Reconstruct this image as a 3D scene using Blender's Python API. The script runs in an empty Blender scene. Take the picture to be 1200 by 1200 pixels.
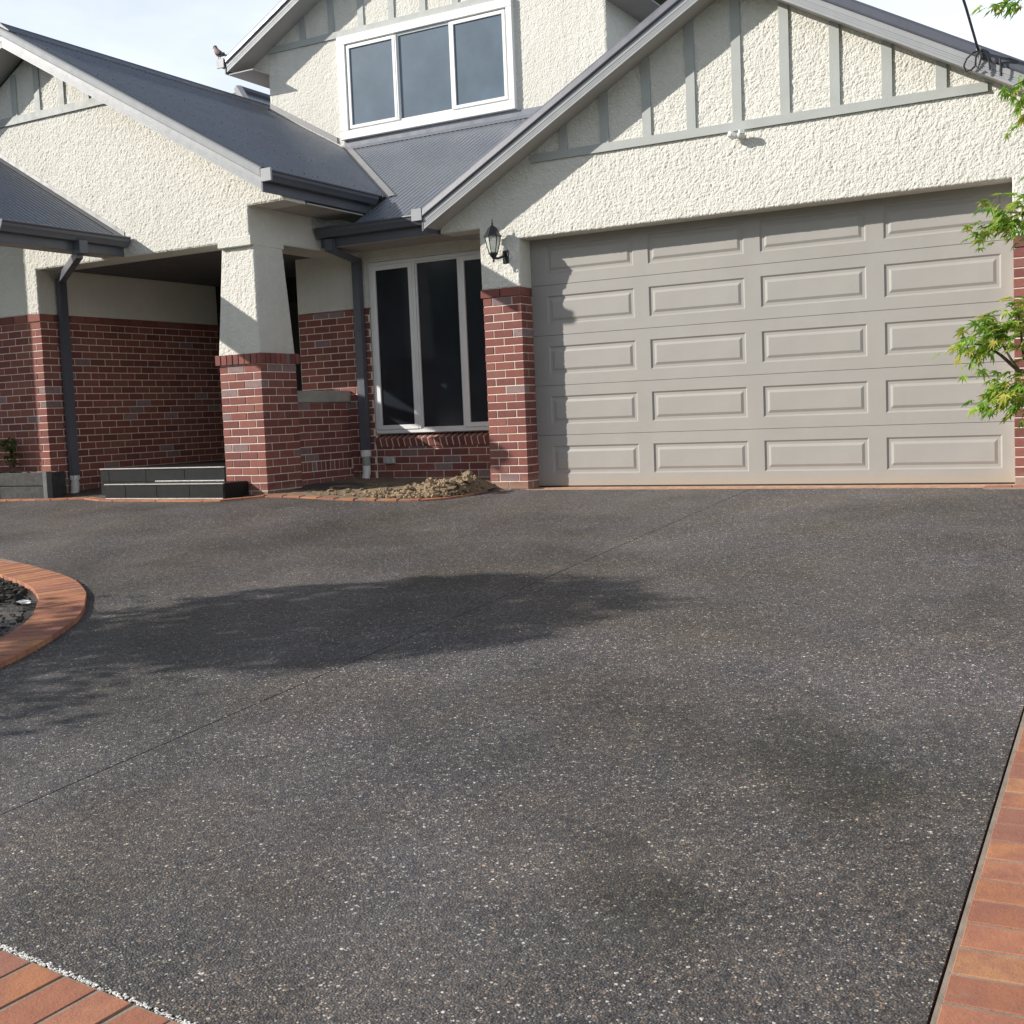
import bpy, bmesh, math, random
import numpy as np
from mathutils import Vector, Matrix, noise

random.seed(7); RNG = np.random.default_rng(7)
S = bpy.context.scene
COL = S.collection
R_ = math.radians

# ------------------------------------------------------------------ camera
CAM = Vector((6.2038, -11.3476, 0.8128))
cam_d = bpy.data.cameras.new('camera'); cam = bpy.data.objects.new('camera', cam_d); COL.objects.link(cam)
cr, cu, cf = Vector((.87138818, .48891696, -.04053199)), Vector((-.00449898, .09057841, .99587916)), Vector((-.49057354, .86761498, -.08112859))
mw = Matrix(((cr.x, cu.x, -cf.x, CAM.x), (cr.y, cu.y, -cf.y, CAM.y), (cr.z, cu.z, -cf.z, CAM.z), (0, 0, 0, 1)))
cam.matrix_world = mw
cam_d.sensor_width = 36; cam_d.lens = 36 * 1405 / 1200; cam_d.clip_start = .05; cam_d.clip_end = 3000
S.camera = cam

# ------------------------------------------------------------------ sky, sun, exposure
SUN_DIR = Vector((1.5, 1.0, -.92)).normalized()          # the way the light travels
SUN_EL = math.asin(-SUN_DIR.z); SUN_ROT = math.atan2(-SUN_DIR.x, -SUN_DIR.y)
W = bpy.data.worlds.new('World'); S.world = W; W.use_nodes = True
wn, wl = W.node_tree.nodes, W.node_tree.links
wn.clear()
w_out = wn.new('ShaderNodeOutputWorld'); w_bg = wn.new('ShaderNodeBackground')
sky = wn.new('ShaderNodeTexSky'); sky.sky_type = 'NISHITA'; sky.sun_disc = False
sky.sun_elevation = SUN_EL; sky.sun_rotation = SUN_ROT; sky.air_density = 1.0; sky.dust_density = 1.6; sky.ozone_density = 1.0
w_tc = wn.new('ShaderNodeTexCoord'); w_map = wn.new('ShaderNodeMapping'); w_map.inputs['Scale'].default_value = (1, 1, 2.6)
w_no = wn.new('ShaderNodeTexNoise'); w_no.inputs['Scale'].default_value = 2.1; w_no.inputs['Detail'].default_value = 7; w_no.inputs['Roughness'].default_value = .56
w_rp = wn.new('ShaderNodeValToRGB'); w_rp.color_ramp.elements[0].position = .34; w_rp.color_ramp.elements[1].position = .60
w_rp.color_ramp.elements[0].color = (.62, .62, .62, 1); w_rp.color_ramp.elements[1].color = (.95, .95, .95, 1)
w_mx = wn.new('ShaderNodeMix'); w_mx.data_type = 'RGBA'
w_mx.inputs[7].default_value = (14.0, 15.2, 16.9, 1)
wl.new(w_tc.outputs['Generated'], w_map.inputs[0]); wl.new(w_map.outputs[0], w_no.inputs['Vector'])
w_sep = wn.new('ShaderNodeSeparateXYZ'); wl.new(w_tc.outputs['Generated'], w_sep.inputs[0])
w_el = wn.new('ShaderNodeMapRange'); wl.new(w_sep.outputs['Z'], w_el.inputs[0]); w_el.inputs[1].default_value = .30; w_el.inputs[2].default_value = .70; w_el.inputs[3].default_value = 1.0; w_el.inputs[4].default_value = .08
w_mu = wn.new('ShaderNodeMath'); w_mu.operation = 'MULTIPLY'
wl.new(w_no.outputs['Fac'], w_rp.inputs[0]); wl.new(w_rp.outputs[0], w_mu.inputs[0]); wl.new(w_el.outputs[0], w_mu.inputs[1]); wl.new(w_mu.outputs[0], w_mx.inputs[0])
wl.new(sky.outputs[0], w_mx.inputs[6]); wl.new(w_mx.outputs[2], w_bg.inputs[0])
w_bg.inputs[1].default_value = .065
wl.new(w_bg.outputs[0], w_out.inputs[0])
sun_d = bpy.data.lights.new('sun', 'SUN'); sun_d.energy = 5.0; sun_d.angle = R_(.6); sun_d.color = (1, .95, .88)
sun = bpy.data.objects.new('sun', sun_d); COL.objects.link(sun)
sun.rotation_euler = (-SUN_DIR).to_track_quat('Z', 'Y').to_euler(); sun.location = (-12, -10, 12)
S.view_settings.view_transform = 'Standard'; S.view_settings.look = 'None'
S.view_settings.exposure = .30; S.view_settings.gamma = 1; S.view_settings.use_curve_mapping = False

# ------------------------------------------------------------------ materials
class NT:
    def __init__(s, name):
        s.m = bpy.data.materials.new(name); s.m.use_nodes = True
        s.n, s.l = s.m.node_tree.nodes, s.m.node_tree.links
        s.b = s.n['Principled BSDF']
        s.pos = s.n.new('ShaderNodeTexCoord').outputs['Object']
    def add(s, t, **k):
        n = s.n.new(t)
        for a, v in k.items(): setattr(n, a, v)
        return n
    def link(s, a, b): s.l.new(a, b)
    def val(s, sock, v):
        if hasattr(v, 'links'): s.l.new(v, sock)
        else: sock.default_value = v
    def mapping(s, scale, src=None):
        n = s.add('ShaderNodeMapping'); n.inputs['Scale'].default_value = scale; s.link(src or s.pos, n.inputs[0]); return n.outputs[0]
    def noise(s, scale, detail=3, rough=.55, vec=None):
        n = s.add('ShaderNodeTexNoise'); s.link(vec or s.pos, n.inputs['Vector'])
        n.inputs['Scale'].default_value = scale; n.inputs['Detail'].default_value = detail; n.inputs['Roughness'].default_value = rough
        return n.outputs['Fac']
    def voro(s, scale, feature='F1', vec=None):
        n = s.add('ShaderNodeTexVoronoi', feature=feature); s.link(vec or s.pos, n.inputs['Vector']); n.inputs['Scale'].default_value = scale
        return n
    def ramp(s, fac, stops, interp='LINEAR'):
        n = s.add('ShaderNodeValToRGB'); cr_ = n.color_ramp; cr_.interpolation = interp
        while len(cr_.elements) < len(stops): cr_.elements.new(.5)
        for e, (p, c) in zip(cr_.elements, stops):
            e.position = p; e.color = (*c, 1) if len(c) == 3 else c
        s.link(fac, n.inputs[0]); return n.outputs[0]
    def mix(s, f, a, b, mode='MIX'):
        n = s.add('ShaderNodeMix', data_type='RGBA', blend_type=mode)
        s.val(n.inputs[0], f)
        for i, v in ((6, a), (7, b)):
            s.val(n.inputs[i], (*v, 1) if isinstance(v, tuple) and len(v) == 3 else v)
        return n.outputs[2]
    def math(s, op, a, b=0.0):
        n = s.add('ShaderNodeMath', operation=op); s.val(n.inputs[0], a); s.val(n.inputs[1], b); return n.outputs[0]
    def rnd(s):
        o = s.add('ShaderNodeObjectInfo').outputs['Random']; g = s.add('ShaderNodeNewGeometry').outputs['Random Per Island']
        return s.math('FRACT', s.math('ADD', s.math('MULTIPLY', o, 7.31), g))
    def bump(s, h, strength, dist, prev=None):
        n = s.add('ShaderNodeBump'); n.inputs['Strength'].default_value = strength; n.inputs['Distance'].default_value = dist
        s.link(h, n.inputs['Height'])
        if prev: s.link(prev, n.inputs['Normal'])
        return n.outputs[0]
    def done(s, col=None, rough=None, nrm=None, spec=None, metal=None):
        if col is not None: s.val(s.b.inputs['Base Color'], (*col, 1) if isinstance(col, tuple) and len(col) == 3 else col)
        if rough is not None: s.val(s.b.inputs['Roughness'], rough)
        if nrm is not None: s.link(nrm, s.b.inputs['Normal'])
        if spec is not None: s.b.inputs['Specular IOR Level'].default_value = spec
        if metal is not None: s.b.inputs['Metallic'].default_value = metal
        return s.m

def c3(c, k): return tuple(min(1, x * k) for x in c)
def plain(name, col, rough=.5, var=.12, scale=6, bump=0, bscale=80, spec=.5, metal=0.):
    t = NT(name); f = t.noise(scale, 5, .6)
    c = t.ramp(f, [(.3, c3(col, 1 - var)), (.7, c3(col, 1 + var))])
    r = t.ramp(t.noise(scale * 3, 3), [(.3, (rough * .85,) * 3), (.7, (min(1, rough * 1.15),) * 3)])
    n = t.bump(t.noise(bscale, 3), bump, .004) if bump else None
    return t.done(c, r, n, spec, metal)

def m_stucco(name, fine=False):
    t = NT(name)
    big = t.noise(1.3, 4, .6); mid = t.noise(9, 4, .6)
    v = t.voro(62 if not fine else 48)
    c = t.mix(t.ramp(big, [(.35, (0, 0, 0)), (.75, (1, 1, 1))]), (.705, .692, .632), (.645, .628, .565))
    c = t.mix(t.ramp(mid, [(.45, (0, 0, 0)), (.8, (.5, .5, .5))]), c, (.60, .575, .505))
    streak = t.noise(1, 4, .6, t.mapping((7, 7, .35)))
    c = t.mix(t.ramp(streak, [(.55, (0, 0, 0)), (.8, (.28, .28, .28))]), c, (.5, .48, .42))
    h1 = t.ramp(v.outputs['Distance'], [(.0, (1, 1, 1)), (.75, (0, 0, 0))])
    n = t.bump(h1, .65, .006)
    n = t.bump(t.noise(150, 3, .7), .5, .004, n)
    if fine: n = t.bump(t.noise(34, 3, .6), .8, .012, n)
    return t.done(c, .92, n, .2)

def m_brick(name):
    t = NT(name); r = t.rnd()
    base = t.ramp(r, [(0, (.238, .086, .071)), (.16, (.262, .100, .081)), (.32, (.192, .072, .063)), (.48, (.275, .108, .087)), (.62, (.21, .079, .068)), (.74, (.252, .110, .090)), (.85, (.172, .064, .057)), (.945, (.275, .20, .195)), (.975, (.23, .16, .16))], 'CONSTANT')
    c = t.mix(t.ramp(t.noise(26, 5, .65), [(.42, (0, 0, 0)), (.78, (.6, .6, .6))]), base, (.19, .075, .065))
    c = t.mix(t.ramp(t.noise(11, 3, .6), [(.6, (0, 0, 0)), (.85, (.35, .35, .35))]), c, (.4, .3, .24))
    geo = t.add('ShaderNodeNewGeometry'); sz = t.add('ShaderNodeSeparateXYZ'); t.link(geo.outputs['Position'], sz.inputs[0])
    d = t.math('ADD', t.math('MULTIPLY', sz.outputs[2], -4.5), t.math('ADD', t.math('MULTIPLY', t.noise(7, 4, .6, geo.outputs['Position']), .8), .25))
    c = t.mix(t.ramp(d, [(0, (0, 0, 0)), (.6, (.55, .55, .55))]), c, (.44, .31, .22))
    n = t.bump(t.noise(140, 4, .7), .5, .003); n = t.bump(t.noise(30, 3), .3, .006, n)
    return t.done(c, .86, n, .25)

def m_paver(name):
    t = NT(name); r = t.rnd()
    base = t.ramp(r, [(0, (.41, .175, .088)), (.2, (.46, .205, .10)), (.38, (.35, .145, .085)), (.55, (.43, .185, .105)), (.72, (.32, .14, .095)), (.86, (.45, .22, .11))], 'CONSTANT')
    off = t.add('ShaderNodeCombineXYZ'); t.link(t.math('MULTIPLY', r, 37.), off.inputs[0]); t.link(t.math('MULTIPLY', r, 91.), off.inputs[1])
    ad = t.add('ShaderNodeVectorMath', operation='ADD'); t.link(t.pos, ad.inputs[0]); t.link(off.outputs[0], ad.inputs[1]); p = ad.outputs[0]
    c = t.mix(t.ramp(t.noise(9, 4, .6, p), [(.42, (0, 0, 0)), (.72, (.85, .85, .85))]), base, (.27, .115, .085))
    c = t.mix(t.ramp(t.noise(170, 3, .7, p), [(.59, (0, 0, 0)), (.70, (.75, .75, .75))]), c, (.12, .062, .045))
    c = t.mix(t.ramp(t.noise(5, 3, .6, p), [(.58, (0, 0, 0)), (.9, (.35, .35, .35))]), c, (.48, .3, .2))
    sm_ = t.noise(16, 6, .75, p); c = t.mix(t.ramp(sm_, [(.60, (0, 0, 0)), (.78, (.55, .55, .55))]), c, (.30, .235, .18))
    n = t.bump(t.noise(120, 4, .7), .55, .004); n = t.bump(t.noise(12, 3), .5, .010, n)
    return t.done(c, .75, n, .3)

def m_driveway(name):
    t = NT(name)
    warp = t.add('ShaderNodeTexNoise'); t.link(t.pos, warp.inputs['Vector']); warp.inputs['Scale'].default_value = 60
    wm = t.add('ShaderNodeVectorMath', operation='MULTIPLY_ADD'); t.link(warp.outputs['Color'], wm.inputs[0]); wm.inputs[1].default_value = (.006,) * 3; t.link(t.pos, wm.inputs[2])
    p = wm.outputs[0]
    def stones(scale, stops, edge):
        v = t.voro(scale, vec=p)
        sep = t.add('ShaderNodeSeparateColor'); t.link(v.outputs['Color'], sep.inputs[0])
        c = t.ramp(sep.outputs[0], stops, 'CONSTANT')
        c = t.mix(t.ramp(v.outputs['Distance'], [(edge, (0, 0, 0)), (edge + .22, (1, 1, 1))]), c, (.074, .071, .071))
        return c, v, sep
    c1, v1, s1 = stones(150, [(0, (.045, .045, .05)), (.2, (.092, .09, .094)), (.38, (.135, .13, .126)), (.52, (.07, .066, .066)), (.64, (.165, .14, .118)), (.74, (.11, .116, .13)), (.82, (.21, .155, .112)), (.875, (.20, .19, .178)), (.93, (.30, .285, .26)), (.97, (.46, .44, .40))], .42)
    c2, v2, s2 = stones(88, [(0, (.07, .07, .074)), (.35, (.14, .115, .098)), (.6, (.24, .18, .125)), (.76, (.38, .36, .33)), (.9, (.60, .585, .55))], .30)
    big = t.math('MULTIPLY', t.ramp(s2.outputs[1], [(.80, (0, 0, 0)), (.81, (1, 1, 1))]), t.ramp(v2.outputs['Distance'], [(.30, (1, 1, 1)), (.42, (0, 0, 0))]))
    c = t.mix(big, c1, c2)
    v3 = t.voro(46, vec=p); s3 = t.add('ShaderNodeSeparateColor'); t.link(v3.outputs['Color'], s3.inputs[0])
    fl_ = t.math('MULTIPLY', t.ramp(s3.outputs[1], [(.56, (0, 0, 0)), (.57, (1, 1, 1))]), t.ramp(v3.outputs['Distance'], [(.18, (1, 1, 1)), (.28, (0, 0, 0))]))
    c = t.mix(fl_, c, t.ramp(s3.outputs[0], [(0, (.03, .03, .034)), (.3, (.27, .19, .13)), (.48, (.42, .35, .27)), (.66, (.19, .12, .10)), (.76, (.62, .60, .56))], 'CONSTANT'))
    c = t.mix(1.0, c, t.ramp(t.noise(34, 4, .75), [(.32, (.50, .50, .52)), (.5, (.98, .98, .98)), (.68, (1.62, 1.56, 1.46))]), 'MULTIPLY')
    tint = t.ramp(t.noise(1.1, 3, .6), [(.35, (1.05, 1.0, .93)), (.65, (.97, .99, 1.08))])
    c = t.mix(1.0, c, tint, 'MULTIPLY')
    c = t.mix(1.0, c, (.90, .882, .865), 'MULTIPLY')
    # worn and damp patches
    pat = t.noise(.42, 5, .6); pat2 = t.noise(2.3, 4, .6)
    c = t.mix(1.0, c, t.ramp(pat, [(.34, (.62, .63, .58)), (.5, (.98, .97, .95)), (.66, (1.26, 1.24, 1.25))]), 'MULTIPLY')
    c = t.mix(1.0, c, t.ramp(pat2, [(.3, (.84, .84, .84)), (.7, (1.15, 1.15, 1.14))]), 'MULTIPLY')
    def stain(cx, cy, rx, ry, ang, col, k):
        mp = t.add('ShaderNodeMapping', vector_type='TEXTURE'); mp.inputs['Location'].default_value = (cx, cy, 0); mp.inputs['Rotation'].default_value = (0, 0, ang); mp.inputs['Scale'].default_value = (rx, ry, 50)
        t.link(t.pos, mp.inputs[0]); ln = t.add('ShaderNodeVectorMath', operation='LENGTH'); t.link(mp.outputs[0], ln.inputs[0])
        d = t.math('ADD', ln.outputs['Value'], t.math('MULTIPLY', t.noise(2.6, 5, .65), 1.1))
        return t.mix(t.ramp(d, [(.75, (k, k, k)), (1.35, (0, 0, 0))]), c, t.mix(1.0, c, col, 'MULTIPLY'))
    c = stain(5.05, -7.1, .62, 1.7, .38, (.62, .63, .56), .85); c = stain(4.85, -8.35, .42, 1.15, .62, (.62, .63, .57), .85)
    c = stain(2.9, -7.6, .9, .6, .4, (1.24, 1.22, 1.25), .6); c = stain(5.25, -4.4, .4, 1.6, .1, (.68, .70, .63), .7); c = stain(.4, -3.6, 1.6, .5, .2, (1.22, 1.18, 1.12), .7)
    film = t.ramp(t.noise(.8, 5, .65), [(.5, (0, 0, 0)), (.8, (.34, .34, .34))])
    c = t.mix(film, c, (.16, .148, .138))
    h = t.ramp(v1.outputs['Distance'], [(.15, (1, 1, 1)), (.7, (0, 0, 0))])
    n = t.bump(h, .55, .004); n = t.bump(t.noise(320, 2), .25, .0015, n)
    return t.done(c, t.ramp(s1.outputs[2], [(0, (.48,) * 3), (1, (.8,) * 3)]), n, .42)

def m_metal(name, col, rough=.38, spec=.5, var=.07):
    t = NT(name)
    f = t.noise(3.1, 5, .65); g = t.noise(1, 5, .7, t.mapping((14, 14, 2)))
    c = t.ramp(f, [(.3, c3(col, 1 - var)), (.7, c3(col, 1 + var))])
    c = t.mix(t.ramp(g, [(.55, (0, 0, 0)), (.85, (.25, .25, .25))]), c, c3(col, 1.5))
    r = t.ramp(t.noise(9, 4), [(.3, (rough * .85,) * 3), (.75, (rough * 1.3,) * 3)])
    return t.done(c, r, t.bump(t.noise(45, 2), .08, .004), spec)

def m_glass(name, col, rough=.06):
    t = NT(name)
    c = t.ramp(t.noise(2.2, 3), [(.3, c3(col, .85)), (.7, c3(col, 1.15))])
    n = t.bump(t.noise(1.4, 1), .05, .02)
    return t.done(c, rough, n, .5)

def m_leaf(name, a, b, c_):
    t = NT(name); r = t.rnd()
    col = t.ramp(r, [(0, a), (.55, b), (.9, c_)])
    col = t.mix(t.ramp(t.noise(60, 2), [(.4, (0, 0, 0)), (.7, (.3, .3, .3))]), col, c3(a, .6))
    tr = t.add('ShaderNodeBsdfTranslucent'); t.link(col, tr.inputs[0])
    mx = t.add('ShaderNodeMixShader'); mx.inputs[0].default_value = .5
    t.done(col, .5, None, .3)
    t.link(t.b.outputs[0], mx.inputs[1]); t.link(tr.outputs[0], mx.inputs[2]); t.link(mx.outputs[0], t.n['Material Output'].inputs[0])
    return t.m

def m_door(name):
    t = NT(name); c = t.ramp(t.noise(2.2, 4, .6), [(.3, (.325, .308, .285)), (.7, (.355, .338, .312))])
    sep = t.add('ShaderNodeSeparateXYZ'); geo = t.add('ShaderNodeNewGeometry'); t.link(geo.outputs['Position'], sep.inputs[0])
    d = t.math('ADD', t.math('MULTIPLY', sep.outputs[2], -5.5), t.math('ADD', t.math('MULTIPLY', t.noise(6, 4, .65, geo.outputs['Position']), .9), .25))
    c = t.mix(t.ramp(d, [(.0, (0, 0, 0)), (.75, (.6, .6, .6))]), c, (.40, .315, .21))
    sp = t.noise(1, 3, .7, t.mapping((9, 9, .6), geo.outputs['Position']))
    c = t.mix(t.ramp(sp, [(.6, (0, 0, 0)), (.85, (.18, .18, .18))]), c, (.27, .25, .225))
    return t.done(c, .48, t.bump(t.noise(1, 3, .6, t.mapping((40, 400, 400))), .12, .003), .4)
M = dict(shadeceil=plain('shaded_ceiling', (.10, .10, .105), .7, .1, 3),
    post=plain('grey_post', (.10, .10, .10), .7, .2, 9, .3, 60),
    stucco=m_stucco('roughcast'), stucco_far=m_stucco('roughcast_fine', True), brick=m_brick('clay_brick'), paver=m_paver('clay_paver'),
    mortar=plain('mortar', (.74, .635, .53), .95, .1, 8, .4, 160, .2), joint=plain('paver_joint', (.27, .225, .18), .95, .2, 12, .5, 160, .2),
    driveway=m_driveway('exposed_aggregate'),
    roof=m_metal('slate_roof_steel', (.165, .178, .208), .29, .7), gutter=m_metal('gutter_steel', (.095, .102, .122), .38),
    capping=m_metal('capping_steel', (.095, .10, .125), .36), barge=m_metal('barge_paint', (.335, .345, .355), .33, .5, .04),
    flash=m_metal('flashing_steel', (.20, .20, .205), .45), soffit=plain('soffit_board', (.42, .395, .375), .7, .06, 3, .1, 60),
    trim=plain('batten_paint', (.385, .405, .385), .6, .06, 4, .15, 90), white=plain('white_frame', (.80, .80, .79), .35, .03, 3),
    frame=plain('pale_frame', (.74, .735, .72), .4, .04, 3), door=m_door('door_paint'),
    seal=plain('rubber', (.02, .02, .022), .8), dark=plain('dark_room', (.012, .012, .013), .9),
    glass_low=m_glass('dark_glass', (.021, .025, .031), .1), glass_up=m_glass('blue_glass', (.088, .128, .168), .26),
    tile=plain('black_tile', (.013, .014, .0145), .45, .2, 5, .1, 60, .2), nosing_glint=plain('nosing_glint_metal', (.75, .74, .7), .3, .25, 60, .6, 120, .5, .8),
    concrete=plain('cast_concrete', (.36, .35, .31), .9, .14, 7, .4, 90), pvc=plain('white_pvc', (.74, .73, .69), .4, .06, 6),
    pvc_green=plain('weathered_pvc', (.30, .33, .29), .6, .15, 14), outlet=plain('outlet_plastic', (.52, .50, .45), .45, .06, 8),
    black=plain('black_enamel', (.018, .019, .02), .32, .2, 20), lampglass=None, timber=plain('dark_sleeper', (.035, .035, .034), .8, .35, 9, .6, 50),
    soil=plain('grey_soil', (.115, .105, .095), .95, .35, 7, .9, 45, .15), clod=plain('clay_clod', (.275, .205, .13), .95, .4, 16, .9, 60, .15),
    darkclod=plain('black_clod', (.05, .045, .038), .95, .4, 12, .9, 60, .15), bedsoil=plain('brown_soil', (.23, .175, .12), .95, .3, 8, .9, 50, .15),
    lawn=plain('lawn', (.06, .085, .03), .95, .4, 3, .8, 40, .15), bark=plain('bark', (.12, .085, .06), .9, .3, 20, .6, 80),
    leaf=m_leaf('maple_leaf', (.17, .34, .055), (.40, .58, .085), (.58, .52, .12)), leafd=m_leaf('shade_leaf', (.045, .09, .025), (.06, .12, .03), (.09, .14, .04)),
    wire=plain('black_wire', (.02, .02, .022), .6), chip=plain('glint_chip', (.70, .68, .63), .35, .3, 180, .8, 220), bird1=plain('bird_body', (.26, .17, .15), .8, .3, 90),
    bird2=plain('bird_head', (.05, .045, .05), .7, .2, 60), beak=plain('bird_beak', (.35, .22, .05), .5), threshold=plain('terracotta_sill', (.40, .24, .155), .85, .25, 14, .4, 70),
    doorwood=plain('entry_door', (.03, .026, .024), .5, .2, 4), steel=plain('galvanised', (.42, .42, .43), .4, .1, 15),
)
_t = NT('lantern_glass'); _t.b.inputs['Transmission Weight'].default_value = .55; _t.b.inputs['IOR'].default_value = 1.3
M['lampglass'] = _t.done((.80, .84, .80), .25)

# ------------------------------------------------------------------ builders
_ico = {}
class MB:
    """collects faces, then links them as ONE mesh object"""
    def __init__(s): s.v = []; s.f = []
    def poly(s, pts, faces):
        o = len(s.v); s.v += [tuple(p) for p in pts]; s.f += [tuple(i + o for i in f) for f in faces]; return s
    def box(s, x0, x1, y0, y1, z0, z1, T=None):
        p = [(x, y, z) for x in (x0, x1) for y in (y0, y1) for z in (z0, z1)]
        if T: p = [tuple(T @ Vector(q)) for q in p]
        return s.poly(p, [(0, 1, 3, 2), (4, 6, 7, 5), (0, 4, 5, 1), (2, 3, 7, 6), (0, 2, 6, 4), (1, 5, 7, 3)])
    def cbox(s, x0, x1, y0, y1, z0, z1, c=.003, T=None):
        vs = []; idx = {}
        X, Y, Z = (x0, x1), (y0, y1), (z0, z1); sg = (1, -1)
        for i in (0, 1):
            for j in (0, 1):
                for k in (0, 1):
                    for a in range(3):
                        q = [X[i] + (c * sg[i] if a != 0 else 0), Y[j] + (c * sg[j] if a != 1 else 0), Z[k] + (c * sg[k] if a != 2 else 0)]
                        idx[i, j, k, a] = len(vs); vs.append(tuple(T @ Vector(q)) if T else tuple(q))
        F = []
        for a in range(3):
            for e in (0, 1):
                def g(u, w):
                    t = [0, 0, 0]; t[a] = e; b, d = [n for n in range(3) if n != a]; t[b] = u; t[d] = w; return idx[t[0], t[1], t[2], a]
                F.append((g(0, 0), g(1, 0), g(1, 1), g(0, 1)))
        for a in range(3):                                  # edges running along axis a
            b, d = [n for n in range(3) if n != a]
            for u in (0, 1):
                for w in (0, 1):
                    def h(e, ax):
                        t = [0, 0, 0]; t[a] = e; t[b] = u; t[d] = w; return idx[t[0], t[1], t[2], ax]
                    F.append((h(0, b), h(1, b), h(1, d), h(0, d)))
        for i in (0, 1):
            for j in (0, 1):
                for k in (0, 1): F.append((idx[i, j, k, 0], idx[i, j, k, 1], idx[i, j, k, 2]))
        return s.poly(vs, F)
    def prism_y(s, pts, y0, y1):
        n = len(pts); p = [(x, y0, z) for x, z in pts] + [(x, y1, z) for x, z in pts]
        return s.poly(p, [tuple(range(n)), tuple(range(2 * n - 1, n - 1, -1))] + [(i, (i + 1) % n, n + (i + 1) % n, n + i) for i in range(n)])
    def prism_x(s, pts, x0, x1):
        n = len(pts); p = [(x0, y, z) for y, z in pts] + [(x1, y, z) for y, z in pts]
        return s.poly(p, [tuple(range(n)), tuple(range(2 * n - 1, n - 1, -1))] + [(i, (i + 1) % n, n + (i + 1) % n, n + i) for i in range(n)])
    def prism_z(s, pts, z0, z1):
        n = len(pts); p = [(x, y, z0) for x, y in pts] + [(x, y, z1) for x, y in pts]
        return s.poly(p, [tuple(range(n)), tuple(range(2 * n - 1, n - 1, -1))] + [(i, (i + 1) % n, n + (i + 1) % n, n + i) for i in range(n)])
    def tube(s, pts, rad, n=8, cap=True):
        pts = [Vector(p) for p in pts]; rad = rad if isinstance(rad, (list, tuple)) else [rad] * len(pts)
        o = len(s.v); up = None
        for i, p in enumerate(pts):
            d = (pts[min(i + 1, len(pts) - 1)] - pts[max(i - 1, 0)]).normalized()
            if up is None: up = Vector((0, 0, 1)) if abs(d.z) < .9 else Vector((1, 0, 0))
            a = d.cross(up).normalized(); b = a.cross(d).normalized(); up = b
            for k in range(n):
                t = 2 * math.pi * k / n; s.v.append(tuple(p + (a * math.cos(t) + b * math.sin(t)) * rad[i]))
        for i in range(len(pts) - 1):
            for k in range(n): s.f.append((o + i * n + k, o + i * n + (k + 1) % n, o + (i + 1) * n + (k + 1) % n, o + (i + 1) * n + k))
        if cap:
            s.f.append(tuple(o + k for k in range(n - 1, -1, -1))); s.f.append(tuple(o + (len(pts) - 1) * n + k for k in range(n)))
        return s
    def lathe(s, prof, c, n=12, sx=1, sy=1):
        o = len(s.v)
        for r, z in prof:
            for k in range(n):
                t = 2 * math.pi * (k + .5) / n; s.v.append((c[0] + r * sx * math.cos(t), c[1] + r * sy * math.sin(t), c[2] + z))
        for i in range(len(prof) - 1):
            for k in range(n): s.f.append((o + i * n + k, o + i * n + (k + 1) % n, o + (i + 1) * n + (k + 1) % n, o + (i + 1) * n + k))
        s.f.append(tuple(o + k for k in range(n - 1, -1, -1))); s.f.append(tuple(o + (len(prof) - 1) * n + k for k in range(n)))
        return s
    def blob(s, c, r, seed=0, amp=.3, sub=1, sq=(1, 1, 1)):
        if sub not in _ico:
            bm = bmesh.new(); bmesh.ops.create_icosphere(bm, subdivisions=sub, radius=1)
            _ico[sub] = ([v.co.copy() for v in bm.verts], [tuple(v.index for v in f.verts) for f in bm.faces]); bm.free()
        o = len(s.v); off = Vector((seed * 3.7, seed * 1.3, seed * 7.1))
        for v in _ico[sub][0]:
            k = 1 + amp * noise.noise(v * 1.7 + off) * 1.6
            s.v.append((c[0] + v.x * r * k * sq[0], c[1] + v.y * r * k * sq[1], c[2] + v.z * r * k * sq[2]))
        s.f += [tuple(i + o for i in f) for f in _ico[sub][1]]; return s
    def mesh(s, name, mat, smooth=False):
        me = bpy.data.meshes.new(name); me.from_pydata(s.v, [], s.f)
        me.materials.append(M[mat] if isinstance(mat, str) else mat)
        bm = bmesh.new(); bm.from_mesh(me); bmesh.ops.recalc_face_normals(bm, faces=bm.faces); bm.to_mesh(me); bm.free()
        if smooth: me.polygons.foreach_set('use_smooth', [True] * len(me.polygons))
        return me
    def build(s, name, mat, parent=None, smooth=False, **k):
        return link(name, s.mesh(name, mat, smooth), parent, **k)

def link(name, me, parent=None, **k):
    o = bpy.data.objects.new(name, me); COL.objects.link(o)
    if parent: o.parent = parent
    for a, v in k.items(): o[a] = v
    return o
def thing(name, label, cat, loc=(0, 0, 0), group=None):
    o = bpy.data.objects.new(name, None); COL.objects.link(o); o.location = loc; o.empty_display_size = .2
    o['label'] = label; o['category'] = cat
    if group: o['group'] = group
    bpy.context.view_layer.update()
    return o
def build_at(mb, name, mat, parent, **k):
    """a part given in world coordinates under a thing that stands at parent.location"""
    l = parent.location; mb.v = [(x - l.x, y - l.y, z - l.z) for x, y, z in mb.v]
    return mb.build(name, mat, parent, **k)
def lab(o, label, cat, group=None):
    o['label'] = label; o['category'] = cat
    if group: o['group'] = group
    return o
def np_mesh(name, verts, quads, mat, smooth=True):
    me = bpy.data.meshes.new(name); nv, nq = len(verts), len(quads)
    me.vertices.add(nv); me.vertices.foreach_set('co', np.asarray(verts, np.float32).ravel())
    me.loops.add(nq * 4); me.loops.foreach_set('vertex_index', np.asarray(quads, np.int32).ravel())
    me.polygons.add(nq); me.polygons.foreach_set('loop_start', np.arange(0, nq * 4, 4, dtype=np.int32))
    me.polygons.foreach_set('use_smooth', np.full(nq, smooth)); me.update(); me.validate(); me.materials.append(M[mat]); return me

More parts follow.
